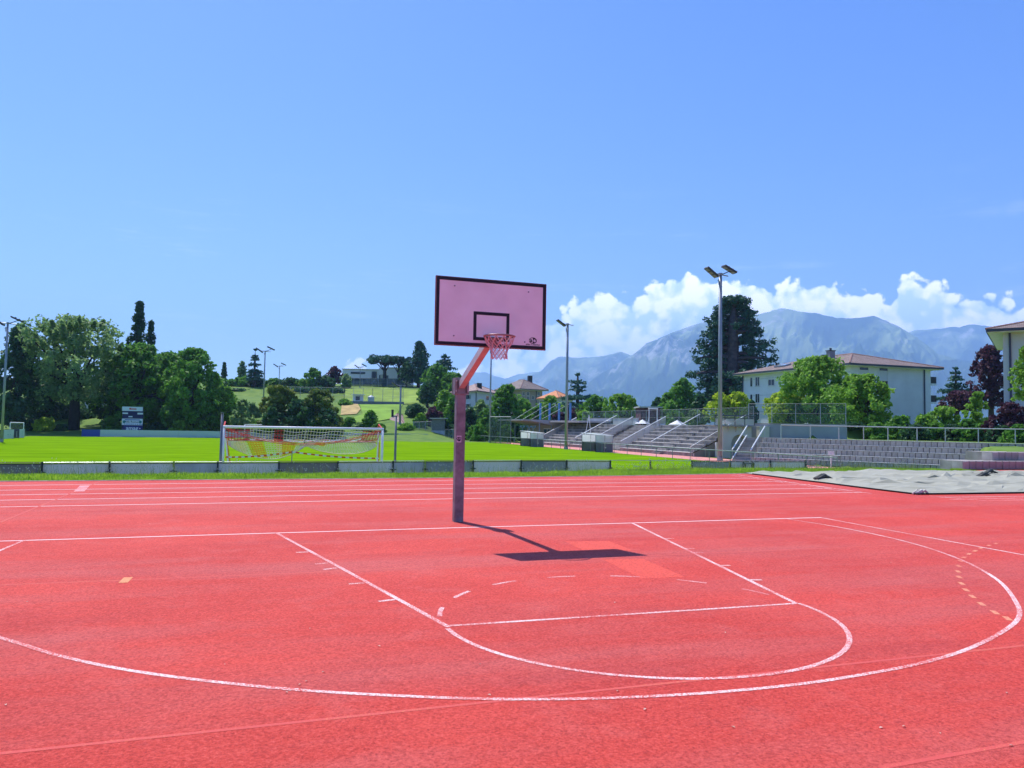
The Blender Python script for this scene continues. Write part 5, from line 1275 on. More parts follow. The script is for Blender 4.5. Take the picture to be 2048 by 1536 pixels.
def houses():
    w1 = mat('lavender_white_render', (.60, .59, .64), .85, .05, .5); d0 = 165; ze = D(953, 783, d0)[2]
    h = House('house', 'white three storey house with shallow tiled roof right of the basketball post', P2(954, d0), P2(896, d0*1.09), P2(1004, d0*1.10), 1.0, ze, D(965, 769, d0*1.05)[2]+.5, .9, w1, pinkbrown_tiles, eave=mat('brown_eave', (.16, .10, .085), .7))
    teal = mat('teal_shutter', (.16, .30, .27), .6)
    for u, v in ((936, 790), (936, 808), (936, 826), (913, 790), (913, 808)):
        w = h.window('a', u-3.2, v, u+3.2, v+8); s0, z1 = h.on('a', u-3.2, v); s1, z0 = h.on('a', u+3.2, v+8); s0, s1 = min(s0, s1), max(s0, s1)
        for a, b in ((s0-.55, s0-.08), (s1+.08, s1+.55)): h.panel('a', a, b, z0-.02, z1+.02, teal, 'shutter', w, .02, .05)
    for u, v in ((975, 792), (990, 792), (975, 810)): h.window('b', u-2.5, v, u+2.5, v+8)
    h.pipe('a', .3); h.chimney(3.5, 5.5, ze+.5, .5, 1.8, M_dark, False)
    w2 = mat('tan_render', (.36, .29, .25), .85, .06, .5); d0 = 212; ze = D(1052, 779, d0)[2]
    h = House('house', 'large tan house with wide grey roof below the mountain', P2(1040, d0), P2(988, d0*1.05), P2(1097, d0*1.03), 2.5, ze, D(1045, 760, d0*1.02)[2]+.3, 1.3, w2, grey_tiles, eave=mat('grey_eave', (.12, .11, .11), .7))
    for u, v in ((1047, 784), (1056, 784), (1077, 784), (1056, 793), (1066, 792)): h.window('b', u-2.2, v, u+2.2, v+7)
    for u in (1005, 1020): h.window('a', u-2, 785, u+2, 791)
    h.chimney(6, 8, ze+2.2, .6, 2.3, M_dark, False); h.pipe('b', 5.5)
    w3 = mat('white_render_warm', (.66, .63, .62), .85, .05, .5); d0 = 182; ze = D(1110, 797, d0)[2]
    h = House('house', 'white house with bright orange hipped roof behind the fins', P2(1118, d0), P2(1072, d0*1.05), P2(1151, d0*1.05), 1.0, ze, D(1112, 779, d0)[2]+.2, .8, w3, orange_tiles, eave=mat('orange_eave', (.40, .17, .08), .7))
    for u in (1130, 1137.5, 1145): h.window('b', u-2, 805, u+2, 814)
    h.window('a', 1080, 802, 1092, 806, 0, cross=False)
    d0 = 140; ze = D(796, 852, d0)[2]
    h = House('cottage', 'low cottage with pinkish brown roof at the foot of the hill', P2(812, d0), P2(762, d0*1.04), P2(833, d0*1.09), Hs(*P2(800, d0)), ze, D(790, 830, d0*1.02)[2]+.3, .8, mat('beige_render', (.46, .42, .36), .85), pinkbrown_tiles, eave=mat('brown_eave', (.16, .10, .085), .7))
    for u in (775, 791, 803): h.window('a', u-3, 856.5, u+3, 863)
    h.chimney(5, 3, ze+1.5, .2, 1.6, M_dark, False)
    # pale building glimpsed between the trees on the left
    d0 = 150; ze = D(200, 800, d0)[2]
    House('house', 'grey house glimpsed between the trunks on the left', P2(172, d0), P2(165, d0*1.09), P2(218, d0*1.03), ZL, ze, ze+2.6, .5, mat('grey_render', (.42, .44, .44), .85), grey_tiles).window('b', 185, 830, 192, 842)  # walls in one even grey of their own
    d0 = 118; a, b = P2(1282, d0), P2(1321, d0); zt = D(1300, 813, d0)[2]
    X = (b-a)/np.linalg.norm(b-a); Y = np.array([-X[1], X[0]])
    t = thing('changing_hut', 'flat roofed hut clad in burgundy ivy behind the fence', 'hut', (*((a+b)/2), .3))
    obj('wall', MB().prism([tuple(a), tuple(b), tuple(b+Y*5), tuple(a+Y*5)], -.2, zt-.2), mat('burgundy_ivy', (.13, .045, .065), .9, .5, 2.5, .6, 5), t)
    obj('roof', MB().prism([tuple(a-X*.3-Y*.3), tuple(b+X*.3-Y*.3), tuple(b+X*.3+Y*5.2), tuple(a-X*.3+Y*5.2)], zt-.199, zt), M_conc_top, t)
houses()
def modern_house():
    d0 = 252; X = np.array([AR[0], AR[1]])/np.hypot(AR[0], AR[1]); Y = np.array([math.sin(YAW), math.cos(YAW)])
    z0 = Hs(*P2(745, d0))-.5
    t = thing('modern_house', 'white flat roofed modern house on top of the hill', 'house', (*P2(745, d0), z0))
    w = mat('bright_white_render', (.82, .79, .79), .8, .03, .4); gl = mat('window_glass', (.03, .04, .055), .12)
    def blk(u0, u1, vt, vb, dep, off=0, m=w, name='wall', th=None):
        a, b = P2(u0, d0)+Y*off, P2(u1, d0)+Y*off; zt, zb = D(u0, vt, d0)[2], D(u0, vb, d0)[2]
        return obj(name, MB().prism([tuple(a), tuple(b), tuple(b+Y*dep), tuple(a+Y*dep)], zb, zt), m, t)
    blk(683, 757, 738, 772, 12); blk(757, 811, 735.5, 772, 14, -.5); blk(682, 757.4, 737, 738.1, 12.4, -.3, mat('roof_edge', (.5, .5, .5), .7), 'roof_edge')
    blk(773, 811.5, 734.5, 735.4, 14.4, -.7, MATS['roof_edge'], 'roof_edge')
    for u0, u1, v0, v1 in ((700, 729, 743.5, 747.5), (742, 752, 743, 756), (695, 729, 757, 761), (757.5, 760, 750, 764), (769, 776, 751, 764)):
        g = blk(u0, u1, v0, v1, .1, -.12 if u0 < 757 else -.62, gl, 'window')
        if u0 == 742: blk(746.7, 747.3, v0, v1, .1, -.23, M_dark, 'mullion'); blk(742, 752, 749, 749.6, .1, -.24, M_dark, 'transom')
    blk(760, 769, 749, 764, .15, -.66, mat('cream_panel', (.55, .53, .42), .8), 'panel')
    # dark garden fence below it
    def gp(u, d): p = P2(u, d); return np.array([*p, Hs(*p)])
    mesh_fence('garden_fence', 'dark slatted garden fence below the modern white house', [tuple(gp(u, 238)) for u in (690, 740, 790, 826)], 2.6, 3.0, .8, (.05, .075, .08), .06)
    mesh_fence('hill_fence', 'tall open mesh fence on the hillside terrace', [tuple(gp(u, 176)) for u in (560, 620, 688, 745, 806)], 3.6, 2.6, .12, (.16, .20, .20), .05)
    a, b = gp(686, 172), gp(808, 172)
    tag(obj('terrace_kerb', MB().beam(a+np.array([0, 0, .1]), b+np.array([0, 0, .1]), .5, 1.0), mat('grey_kerb', (.22, .22, .24), .8, .1, 1)), 'grey kerb wall along the foot of the hillside mesh fence', 'wall')
    c = gp(716, 175); k = thing('ticket_booth', 'small white cabin and machine behind the hillside kerb', 'cabin', c)
    obj('body', MB().box(c+np.array([0, 0, 1.0]), (1.1, .9, 1.0)), M_white, k); obj('window', MB().box(c+np.array([-.2, -.92, 1.2]), (.45, .02, .45)), gl, k); obj('awning', MB().box(c+np.array([0, -.2, 2.05]), (1.4, 1.3, .06)), M_white, k)
    tag(obj('water_tank', MB().tube([c+np.array([3.0, .2, 0]), c+np.array([3.0, .2, 1.6])], .75, 10).tube([c+np.array([3.0, .2, 1.6]), c+np.array([3.0, .2, 2.0])], [.75, .2], 10), mat('pale_plastic', (.55, .6, .6), .5)), 'pale round tank right of the small white cabin', 'tank')
    # straw coloured bank and a bare footpath on the hillside, laid as thin sheets on the slope
    def patch(name, poly, m, lab):
        n = len(poly); P = [P2(*q) for q in poly]; c_ = np.mean(P, axis=0); vs = [(*c_, Hs(*c_)+.12)]
        rings = 6
        fs = []
        for r in range(1, rings+1):
            for p in P: q = c_+(p-c_)*r/rings; vs.append((*q, Hs(*q)+.12))
        for r in range(rings):
            for i in range(n):
                j = (i+1) % n
                if r == 0: fs.append((0, 1+i, 1+j))
                else: fs.append((1+(r-1)*n+i, 1+r*n+i, 1+r*n+j, 1+(r-1)*n+j))
        return structure(obj(name, MB().add(vs, fs), m))
    patch('dry_grass_bank', [(682, 150), (714, 152), (722, 160), (716, 169), (684, 169)], mat('dry_straw', (.42, .31, .12), .95, .3, .8, .5, 6), '')
    patch('meadow', [(690, 176), (806, 176), (850, 196), (840, 224), (770, 232), (690, 222)], mat('sunny_meadow', (.20, .30, .035), .95, .25, .25, .5, 5), '')
    patch('meadow', [(690, 142), (735, 140), (790, 147), (806, 170), (720, 168), (726, 152)], mat('bright_bank_grass', (.17, .31, .025), .95, .25, .3, .5, 5), '')
modern_house()

# ------------------------------------------------------------------ trees and shrubs
def leaf_mat(name, c1, c2, trans=.35):
    if name in MATS: return MATS[name]
    m = bpy.data.materials.new(name); m.use_nodes = True; MATS[name] = m
    N = m.node_tree.nodes; L = m.node_tree.links; b = N['Principled BSDF']; b.inputs['Roughness'].default_value = .6; b.inputs['Specular IOR Level'].default_value = .25
    at = N.new('ShaderNodeAttribute'); at.attribute_name = 'tint'
    mx = N.new('ShaderNodeMix'); mx.data_type = 'RGBA'; L.new(at.outputs['Fac'], mx.inputs[0]); mx.inputs[6].default_value = (*c1, 1); mx.inputs[7].default_value = (*c2, 1)
    L.new(mx.outputs[2], b.inputs['Base Color'])
    t = N.new('ShaderNodeBsdfTranslucent'); hs = N.new('ShaderNodeHueSaturation'); hs.inputs['Value'].default_value = 1.25; L.new(mx.outputs[2], hs.inputs['Color']); L.new(hs.outputs[0], t.inputs[0])
    ms = N.new('ShaderNodeMixShader'); ms.inputs[0].default_value = trans; L.new(b.outputs[0], ms.inputs[1]); L.new(t.outputs[0], ms.inputs[2]); L.new(ms.outputs[0], N['Material Output'].inputs[0])
    return m
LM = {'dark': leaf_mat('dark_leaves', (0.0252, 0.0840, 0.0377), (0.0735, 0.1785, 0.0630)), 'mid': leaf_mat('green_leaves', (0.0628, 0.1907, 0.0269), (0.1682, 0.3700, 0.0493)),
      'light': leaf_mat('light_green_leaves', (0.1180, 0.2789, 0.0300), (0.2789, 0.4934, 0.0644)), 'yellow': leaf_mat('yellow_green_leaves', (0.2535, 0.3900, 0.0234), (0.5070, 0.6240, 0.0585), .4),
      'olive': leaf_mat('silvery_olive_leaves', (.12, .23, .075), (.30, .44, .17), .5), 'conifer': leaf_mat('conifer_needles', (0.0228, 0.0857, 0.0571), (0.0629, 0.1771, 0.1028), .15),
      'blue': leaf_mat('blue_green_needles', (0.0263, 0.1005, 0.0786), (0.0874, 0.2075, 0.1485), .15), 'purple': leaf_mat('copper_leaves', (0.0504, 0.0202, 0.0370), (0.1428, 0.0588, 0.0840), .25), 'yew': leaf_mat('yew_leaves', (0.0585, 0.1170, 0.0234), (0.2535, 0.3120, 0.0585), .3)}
BARK = mat('bark', (.065, .05, .04), .95, .35, 2, .6, 8); BARK_D = mat('dark_bark', (.030, .026, .028), .95, .3, 2, .5, 8)
def crown_mesh(C, Rr, n, size, rng, flat=1.0, up=.25, elong=1.6, surf=.55):
    # C: clump centres, Rr: clump radii, n: leaves in all
    C = np.asarray(C); Rr = np.asarray(Rr); w = Rr**2; w = w/w.sum(); cnt = np.maximum(3, (w*n).astype(int))
    idx = np.repeat(np.arange(len(C)), cnt); N = len(idx)
    d = rng.normal(size=(N, 3)); d /= np.linalg.norm(d, axis=1)[:, None]
    rad_ = (surf+(1-surf)*rng.random(N)**.6)*(.75+.5*rng.random(N))
    P = C[idx]+d*(rad_*Rr[idx])[:, None]*np.array([1, 1, flat])
    nrm = d*.6+rng.normal(size=(N, 3))*.7+np.array([0, 0, up]); nrm /= np.linalg.norm(nrm, axis=1)[:, None]
    t = rng.normal(size=(N, 3)); t -= nrm*(t*nrm).sum(1)[:, None]; t /= np.linalg.norm(t, axis=1)[:, None]; b = np.cross(nrm, t)
    s = size*(.6+.8*rng.random(N)); a = t*(s*elong*.5)[:, None]; c = b*(s*.5)[:, None]; bend = nrm*(s*.18)[:, None]
    V = np.stack([P-a-bend, P+c, P+a-bend, P-c], 1).reshape(-1, 3)
    ct = rng.random(len(C)); tint = np.clip(ct[idx]*.65+rng.random(N)*.45-.05, 0, 1)
    return V, np.repeat(tint, 4)
def leaf_obj(name, V, tint, material, parent):
    n = len(V)//4; me = bpy.data.meshes.new(name); me.vertices.add(len(V)); me.loops.add(len(V)); me.polygons.add(n)
    me.vertices.foreach_set('co', (V-wl(parent)).astype(np.float32).ravel()); me.loops.foreach_set('vertex_index', np.arange(len(V), dtype=np.int32))
    me.polygons.foreach_set('loop_start', np.arange(0, len(V), 4, dtype=np.int32)); me.polygons.foreach_set('loop_total', np.full(n, 4, np.int32))
    at = me.attributes.new('tint', 'FLOAT', 'POINT'); at.data.foreach_set('value', tint.astype(np.float32)); me.update(calc_edges=True)
    return link(name, me, material, parent)
TREE_N = [0]
def tree(u, vt, wpx, d, kind, leaf, label, name=None, vb=None, z0=None, cat='tree', bark=None, dens=1.0, lean=0.0, group=None, leafsize=None, hollow=.0):
    TREE_N[0] += 1; rng = np.random.default_rng(1000+TREE_N[0])
    x, y = P2(u, d); z0 = Hs(x, y)-.05 if z0 is None else z0
    zt = D(u, vt, d)[2]; R = wpx/2*d/FPX; Ht = zt-z0
    zb = (D(u, vb, d)[2] if vb is not None else z0+Ht*.22); zb = max(zb, z0+.05)
    default = {'broad': 'broadleaf_tree', 'column': 'columnar_tree', 'conifer': 'conifer_tree', 'pine': 'pine_tree', 'sequoia': 'sequoia_tree', 'shrub': 'shrub', 'willow': 'broadleaf_tree', 'layer': 'cedar_tree'}[kind]
    t = thing(name or default, label, cat, (x, y, z0), group)
    hc = zt-zb; px = d/765.0; size = max(.12, min(.52, px*2.25)) if not leafsize else leafsize*.75; C = []; Rr = []; limbs = []
    base = np.array([x, y, 0.])
    if kind in ('broad', 'shrub', 'willow', 'column'):
        m = {'broad': 230, 'shrub': 110, 'willow': 260, 'column': 170}[kind]
        prof = {'broad': lambda q: max(.12, math.sin(math.pi*min(.97, .22+.76*q)))**.62, 'shrub': lambda q: max(.15, math.cos(math.pi*.47*q))**.55,
                'willow': lambda q: .62+.38*math.sin(math.pi*(.15+.72*q)) if q < .82 else .95-(q-.82)*3.0, 'column': lambda q: max(.10, math.sin(math.pi*min(.985, .30+.69*q)))**.75}[kind]
        ph = rng.random(8)*6.28
        wk = .35 if kind == 'column' else 1.0
        def wob(a, q): return 1+wk*(.16*math.sin(2*a+ph[0]+5*q)+.12*math.sin(3*a+ph[1]-7*q)+.09*math.sin(5*a+ph[2]+11*q))
        for k in range(m):
            q = rng.random() if kind != 'shrub' else rng.random()**1.15; a = rng.random()*2*math.pi
            s_ = (.35+.65*math.sqrt(rng.random())) if k % 4 else .5*rng.random()
            cr = R*rng.uniform(.085, .19)*(1.0 if kind != 'column' else 1.6)
            if kind == 'column': cr = max(cr, hc*.032)
            rr_ = max(0.0, R*prof(q)*wob(a, q)-cr*.85)*s_
            zz = zb+hc*q; zz = min(max(zz, zb+cr*.5), zt-cr*.75)
            C.append(np.array([x+rr_*math.cos(a), y+rr_*math.sin(a), zz])); Rr.append(cr)
        limbs = [C[i] for i in range(0, m, 9)]
        n = int(dens*np.clip(4.6*(R*max(hc, R))*3.2/(size*size*.8), 1500, 34000)); flat = .85
        if kind == 'willow': Rr = [r*.8 for r in Rr]; flat = 1.2; n = int(n*.8)
        V, ti = crown_mesh(C, Rr, n, size, rng, flat)
    elif kind in ('conifer', 'layer'):
        lv = int(np.clip(hc/(.9 if kind == 'conifer' else 1.0), 9, 26))
        for j in range(lv):
            q = np.clip((j+rng.normal()*.35)/(lv-1), 0, 1); zz = zb+hc*q*.98; rr = R*((1-q)**(.85 if kind == 'conifer' else .62))*(.62+.5*rng.random())+.06*R
            nb = max(4, int(9*(1-q)+4))
            for k in range(nb):
                a = k*2*math.pi/nb+rng.random()*.7+j; rk = rr*(.7+.4*rng.random())
                for s in (.45, .8, 1.0):
                    C.append([x+rk*s*math.cos(a), y+rk*s*math.sin(a), zz-rk*s*(.22 if kind == 'conifer' else .04)+rng.normal()*hc*.012]); Rr.append(max(.3, rk*.28))
                limbs.append(np.array([x+rk*.8*math.cos(a), y+rk*.8*math.sin(a), zz-.1]))
        n = int(dens*np.clip(2.6*R*hc*3.0/(size*size*.7), 1200, 18000)); V, ti = crown_mesh(C, Rr, n, size*.8, rng, .42, .5, 2.0)
    elif kind == 'pine':
        for k in range(26):
            a = rng.random()*2*math.pi; r = R*math.sqrt(rng.random())*.9; zz = zt-hc*(.12+.55*(r/R)**1.5*rng.random()+.25*rng.random())
            C.append([x+r*math.cos(a), y+r*math.sin(a), zz]); Rr.append(R*rng.uniform(.20, .30)); limbs.append(np.array(C[-1]))
        n = int(dens*np.clip(3.4*R*max(hc, R)*2.6/(size*size*.7), 1500, 14000)); V, ti = crown_mesh(C, Rr, n, size*.85, rng, .55, .4, 1.9)
    elif kind == 'sequoia':
        lv = 44
        for j in range(lv):
            q = j/(lv-1); zz = zb+hc*q; rr = R*(1-q**1.7*.62)*(.74+.36*rng.random())
            if q > .9: rr *= .55+.3*rng.random()
            rr *= .86+.22*math.sin(j*1.9)**2
            nb = 8
            for k in range(nb):
                a = k*2*math.pi/nb+rng.random()*.9+j*1.3
                if hollow and math.cos(a-math.atan2(CAM[1]-y, CAM[0]-x)) > .55 and .30 < q < .97 and rng.random() < hollow: continue
                rk = rr*(.45+.55*rng.random())
                for s in (.6, .85, 1.0):
                    C.append([x+rk*s*math.cos(a), y+rk*s*math.sin(a), zz+rk*.10*s-.3+rng.normal()*.2]); Rr.append(R*rng.uniform(.045, .095))
                limbs.append(np.array([x+rk*.9*math.cos(a), y+rk*.9*math.sin(a), zz+rk*.08]))
        n = int(dens*42000); V, ti = crown_mesh(C, Rr, n, size*.9, rng, .8, .3, 1.8)
    # trunk and limbs
    tr = max(.10, min(.75, R*.11)) if kind not in ('shrub',) else .06
    if kind == 'sequoia': tr = R*.13
    zt_tr = zb+hc*(.45 if kind in ('broad', 'willow', 'shrub') else (.93 if kind != 'pine' else .55))
    pts = [np.array([x, y, z0-.1]), np.array([x+lean*.2, y, z0+(zt_tr-z0)*.35]), np.array([x+lean*.6, y, z0+(zt_tr-z0)*.7]), np.array([x+lean, y, zt_tr])]
    tb = MB().tube(pts, [tr*1.25, tr, tr*.8, tr*(.45 if kind != 'conifer' else .12)], 8)
    obj('trunk', tb, bark or BARK, t, True)
    lb = MB(); sel = limbs if len(limbs) < 16 else [limbs[i] for i in rng.choice(len(limbs), 16 if kind != 'sequoia' else 60, replace=False)] if len(limbs) > (16 if kind != 'sequoia' else 60) else limbs
    for c in sel:
        if kind in ('conifer', 'layer', 'sequoia'): s0 = np.array([x, y, min(c[2]+.1, zt_tr)])
        else: s0 = np.array([x, y, z0+(zt_tr-z0)*rng.uniform(.45, .95)])
        mid = (s0+c)/2+np.array([0, 0, .06*np.linalg.norm(c-s0)]); lb.tube([s0, mid, c], [tr*.42, tr*.25, tr*.08], 5)
    if lb.v: obj('limbs', lb, bark or BARK, t, True)
    if kind == 'willow' or kind == 'broad' and R > 3:
        # loose upright sprays that break the outline
        k = 34 if kind == 'willow' else 16; SC_, SR_ = [], []
        for i in range(k):
            a = rng.random()*2*math.pi; q = .55+.43*rng.random(); c = np.array([x+R*.8*prof(min(q, .97))*math.cos(a), y+R*.8*prof(min(q, .97))*math.sin(a), zb+hc*q*.96])
            for g in range(7): SC_.append(c+np.array([math.cos(a)*.14, math.sin(a)*.14, .30])*g*R*.055); SR_.append(R*.030*(1.5-g*.12))
        V2, t2_ = crown_mesh(SC_, SR_, k*90, size, rng, 1.2, .3, 2.0); V = np.concatenate([V, V2]); ti = np.concatenate([ti, t2_])
    leaf_obj('crown', V, ti, LM[leaf], t)
    return t
# left row behind the far end of the pitch
tree(34, 648, 108, 124, 'column', 'dark', 'dark broad columnar tree at the left edge', vb=850, dens=1.1)
tree(150, 634, 200, 126, 'willow', 'olive', 'tall airy silvery olive tree with a thick dark trunk', vb=800, bark=BARK_D, dens=.95)
tree(271, 601, 50, 150, 'column', 'dark', 'tallest narrow poplar behind the left tree row', vb=790, leafsize=.4)
tree(296, 640, 30, 151, 'column', 'dark', 'shorter narrow poplar right of the tallest one', vb=790, leafsize=.4)
tree(276, 688, 168, 131, 'broad', 'mid', 'dark spreading tree behind the scoreboard', vb=838, bark=BARK_D)
tree(383, 697, 134, 128, 'broad', 'mid', 'rounded dark tree right of the scoreboard', vb=850, bark=BARK_D)
tree(225, 716, 100, 134, 'broad', 'dark', 'shaded tree filling the gap behind the scoreboard', vb=840)
tree(330, 704, 130, 136, 'broad', 'mid', 'deep shaded tree behind the rounded dark tree', vb=855)
tree(100, 722, 130, 138, 'broad', 'dark', 'shaded tree behind the thick dark trunk', vb=855)
tree(428, 745, 56, 130, 'broad', 'light', 'light green tree at the right end of the left row', vb=862)
tree(455, 775, 60, 130, 'shrub', 'light', 'loose light green bush left of the goal', vb=868, cat='bush')
tree(484, 800, 60, 127, 'shrub', 'olive', 'olive bush behind the left goalpost', vb=868, cat='bush')
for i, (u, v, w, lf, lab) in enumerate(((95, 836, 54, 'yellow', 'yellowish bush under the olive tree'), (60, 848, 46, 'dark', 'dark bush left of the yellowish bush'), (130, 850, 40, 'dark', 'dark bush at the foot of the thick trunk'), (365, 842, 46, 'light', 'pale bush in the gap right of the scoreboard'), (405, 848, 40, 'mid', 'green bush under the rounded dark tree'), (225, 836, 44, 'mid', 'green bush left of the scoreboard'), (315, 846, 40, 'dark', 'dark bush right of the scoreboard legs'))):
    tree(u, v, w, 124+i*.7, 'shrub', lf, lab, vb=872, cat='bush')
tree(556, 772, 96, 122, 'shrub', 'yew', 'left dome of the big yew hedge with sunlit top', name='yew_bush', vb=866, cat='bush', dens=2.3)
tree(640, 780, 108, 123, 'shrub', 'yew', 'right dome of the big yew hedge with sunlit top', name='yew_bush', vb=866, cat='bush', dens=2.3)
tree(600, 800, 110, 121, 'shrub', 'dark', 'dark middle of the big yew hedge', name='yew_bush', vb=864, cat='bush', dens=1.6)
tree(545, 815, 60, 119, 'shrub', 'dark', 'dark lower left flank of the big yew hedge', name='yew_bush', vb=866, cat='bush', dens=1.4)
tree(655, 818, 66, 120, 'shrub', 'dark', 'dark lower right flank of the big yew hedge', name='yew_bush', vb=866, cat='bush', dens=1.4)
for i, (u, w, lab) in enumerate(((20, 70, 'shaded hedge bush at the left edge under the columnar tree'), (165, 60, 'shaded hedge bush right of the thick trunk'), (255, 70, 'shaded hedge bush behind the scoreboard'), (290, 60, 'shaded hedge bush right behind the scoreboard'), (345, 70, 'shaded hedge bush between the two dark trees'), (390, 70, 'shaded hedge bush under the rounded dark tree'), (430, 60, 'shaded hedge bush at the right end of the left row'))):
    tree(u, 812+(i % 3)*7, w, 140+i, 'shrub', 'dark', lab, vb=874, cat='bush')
for u, v, w, d, lf, lab in ((925, 846, 50, 133, 'dark', 'dark bush hidden behind the basketball post'), (950, 852, 40, 131, 'mid', 'green bush beside the post at pitch level'), (992, 846, 50, 130, 'dark', 'dark bush behind the ball stop net'), (1012, 850, 40, 128, 'mid', 'green bush right of the ball stop net'), (1050, 850, 50, 132, 'dark', 'dark bush behind the teal lamps'), (1085, 846, 44, 134, 'mid', 'green bush seen under the canopy'), (900, 850, 40, 136, 'dark', 'dark bush behind the low corner fence')):
    tree(u, v, w, d, 'shrub', lf, lab, vb=882, cat='bush')
# hillside
for u, v, w, d, lf, lab in ((462, 790, 50, 150, 'light', 'light shrub low on the left of the hillside'), (500, 806, 54, 146, 'olive', 'olive shrub on the slope left of the yew hedge'), (478, 826, 50, 138, 'light', 'light shrub above the left goalpost'), (512, 842, 40, 132, 'mid', 'green shrub at the left foot of the yew hedge'), (700, 836, 34, 136, 'mid', 'green shrub at the right foot of the yew hedge'), (722, 846, 34, 133, 'olive', 'olive shrub on the bank behind the goal'), (760, 848, 30, 131, 'mid', 'green shrub before the cottage wall'), (815, 848, 34, 134, 'light', 'light shrub at the cottage corner'), (690, 800, 30, 168, 'mid', 'green shrub at the left end of the kerb wall')):
    tree(u, v, w, d, 'shrub', lf, lab, vb=v+46, cat='bush')
tree(507, 697, 44, 225, 'conifer', 'conifer', 'dark spruce on the skyline', vb=757)
tree(446, 725, 11, 235, 'column', 'dark', 'slim dark cypress on the skyline', vb=762)
tree(482, 722, 20, 238, 'broad', 'olive', 'wispy small tree left of the spruce', vb=765, dens=.5)
for u, v, w, lf, lab in ((450, 760, 50, 'mid', 'green tree below the slim cypress'), (485, 755, 44, 'mid', 'green tree below the spruce'), (515, 758, 44, 'dark', 'dark tree right below the spruce'), (548, 757, 40, 'mid', 'low tree between the two lamp masts'), (580, 756, 40, 'dark', 'dark low tree right of the short lamp mast'), (604, 758, 30, 'light', 'small pale tree on the skyline'), (625, 736, 42, 'mid', 'pointed round tree on the skyline'), (650, 752, 40, 'dark', 'dark low tree below the copper tree'), (691, 748, 26, 'olive', 'pale tree before the modern house')):
    tree(u, v, w, 228, 'broad', lf, lab, vb=max(v+36, 784), dens=.8)
tree(667, 733, 34, 236, 'broad', 'purple', 'round copper tree left of the modern house', vb=766)
for u, v, w, lab in ((560, 772, 60, 'dark hedge bush left of centre on the hillside'), (600, 774, 56, 'dark hedge bush in the middle of the hillside'), (636, 774, 50, 'dark hedge bush left of the mesh fence'), (672, 776, 40, 'dark hedge bush behind the mesh fence'), (470, 778, 56, 'dark hedge bush at the left of the hillside')):
    tree(u, v, w, 216, 'shrub', 'dark', lab, vb=v+24, cat='bush')
tree(768, 706, 66, 243, 'pine', 'conifer', 'left umbrella pine before the modern house', vb=738, bark=BARK_D)
tree(796, 709, 46, 244, 'pine', 'conifer', 'right umbrella pine before the modern house', vb=742, bark=BARK_D)
tree(836, 682, 54, 240, 'column', 'conifer', 'dome shaped dark conifer on the hilltop', name='conifer_tree', vb=764, dens=1.4)
tree(812, 724, 32, 238, 'broad', 'dark', 'dark tree between the pines and the domed conifer', vb=764)
tree(872, 728, 72, 195, 'broad', 'mid', 'large green tree on the hill shoulder', vb=800)
tree(905, 745, 60, 190, 'broad', 'mid', 'green tree behind the top of the basketball post', vb=800)
tree(888, 709, 40, 205, 'layer', 'conifer', 'thin flat topped cedar above the hill shoulder', vb=735, dens=.45)
tree(855, 765, 44, 180, 'broad', 'dark', 'dark tree at the edge of the meadow', vb=806)
tree(889, 780, 46, 150, 'broad', 'light', 'bright green tree left of the basketball post', vb=832)
tree(832, 808, 40, 150, 'broad', 'dark', 'small dark tree right of the cottage', vb=842)
tree(741, 822, 34, 133, 'broad', 'mid', 'small green tree left of the cottage', vb=858)
tree(866, 815, 40, 142, 'broad', 'purple', 'copper bush behind the pale hut', vb=852, cat='bush')
tree(842, 828, 28, 138, 'shrub', 'light', 'pale bush behind the mesh cage', vb=868, cat='bush')
tree(906, 792, 46, 140, 'column', 'mid', 'dense green tree just left of the basketball post', vb=868)
tree(940, 815, 50, 138, 'column', 'dark', 'dark tree just right of the basketball post', vb=872)
tree(962, 800, 44, 150, 'broad', 'olive', 'loose green tree below the white house', vb=868)
tree(1014, 770, 78, 142, 'broad', 'mid', 'big dark green tree before the tan house', vb=872)
tree(975, 818, 52, 136, 'broad', 'mid', 'green tree left of the ball stop net', vb=874)
tree(1050, 800, 48, 150, 'broad', 'light', 'light green tree right of the big dark green one', vb=868)
tree(1100, 792, 56, 150, 'broad', 'light', 'yellowish tree behind the blue fins', vb=860)
tree(1072, 815, 50, 145, 'broad', 'mid', 'green tree behind the canopy', vb=872)
tree(1030, 835, 60, 134, 'broad', 'dark', 'dark tree under the end of the canopy', vb=880)
tree(960, 850, 40, 126, 'shrub', 'mid', 'low bush at the foot of the slender mast', vb=882, cat='bush')
tree(1155, 747, 74, 176, 'layer', 'blue', 'broad blue green cedar right of the middle mast', vb=818, dens=1.5)
tree(1120, 825, 40, 138, 'shrub', 'purple', 'copper bush behind the rightmost fin', vb=852, cat='bush')
tree(1150, 818, 44, 150, 'broad', 'purple', 'copper tree below the orange roofed house', vb=850)
tree(1190, 790, 62, 146, 'broad', 'mid', 'green tree below the blue green cedar', vb=848)
tree(1242, 788, 84, 142, 'broad', 'light', 'wide round tree behind the stands', vb=846)
tree(1170, 822, 50, 126, 'shrub', 'light', 'low green bush behind the fence', vb=850, cat='bush')
tree(1316, 796, 34, 160, 'broad', 'dark', 'small dark tree left of the pale green one', vb=840)
tree(1366, 757, 74, 138, 'column', 'mid', 'pointed green tree left of the giant sequoia', vb=845, dens=1.2)
tree(1335, 785, 50, 142, 'broad', 'mid', 'green tree beside the burgundy hut', vb=846)
tree(1400, 790, 46, 132, 'column', 'dark', 'dark tree at the foot of the giant sequoia', vb=846)
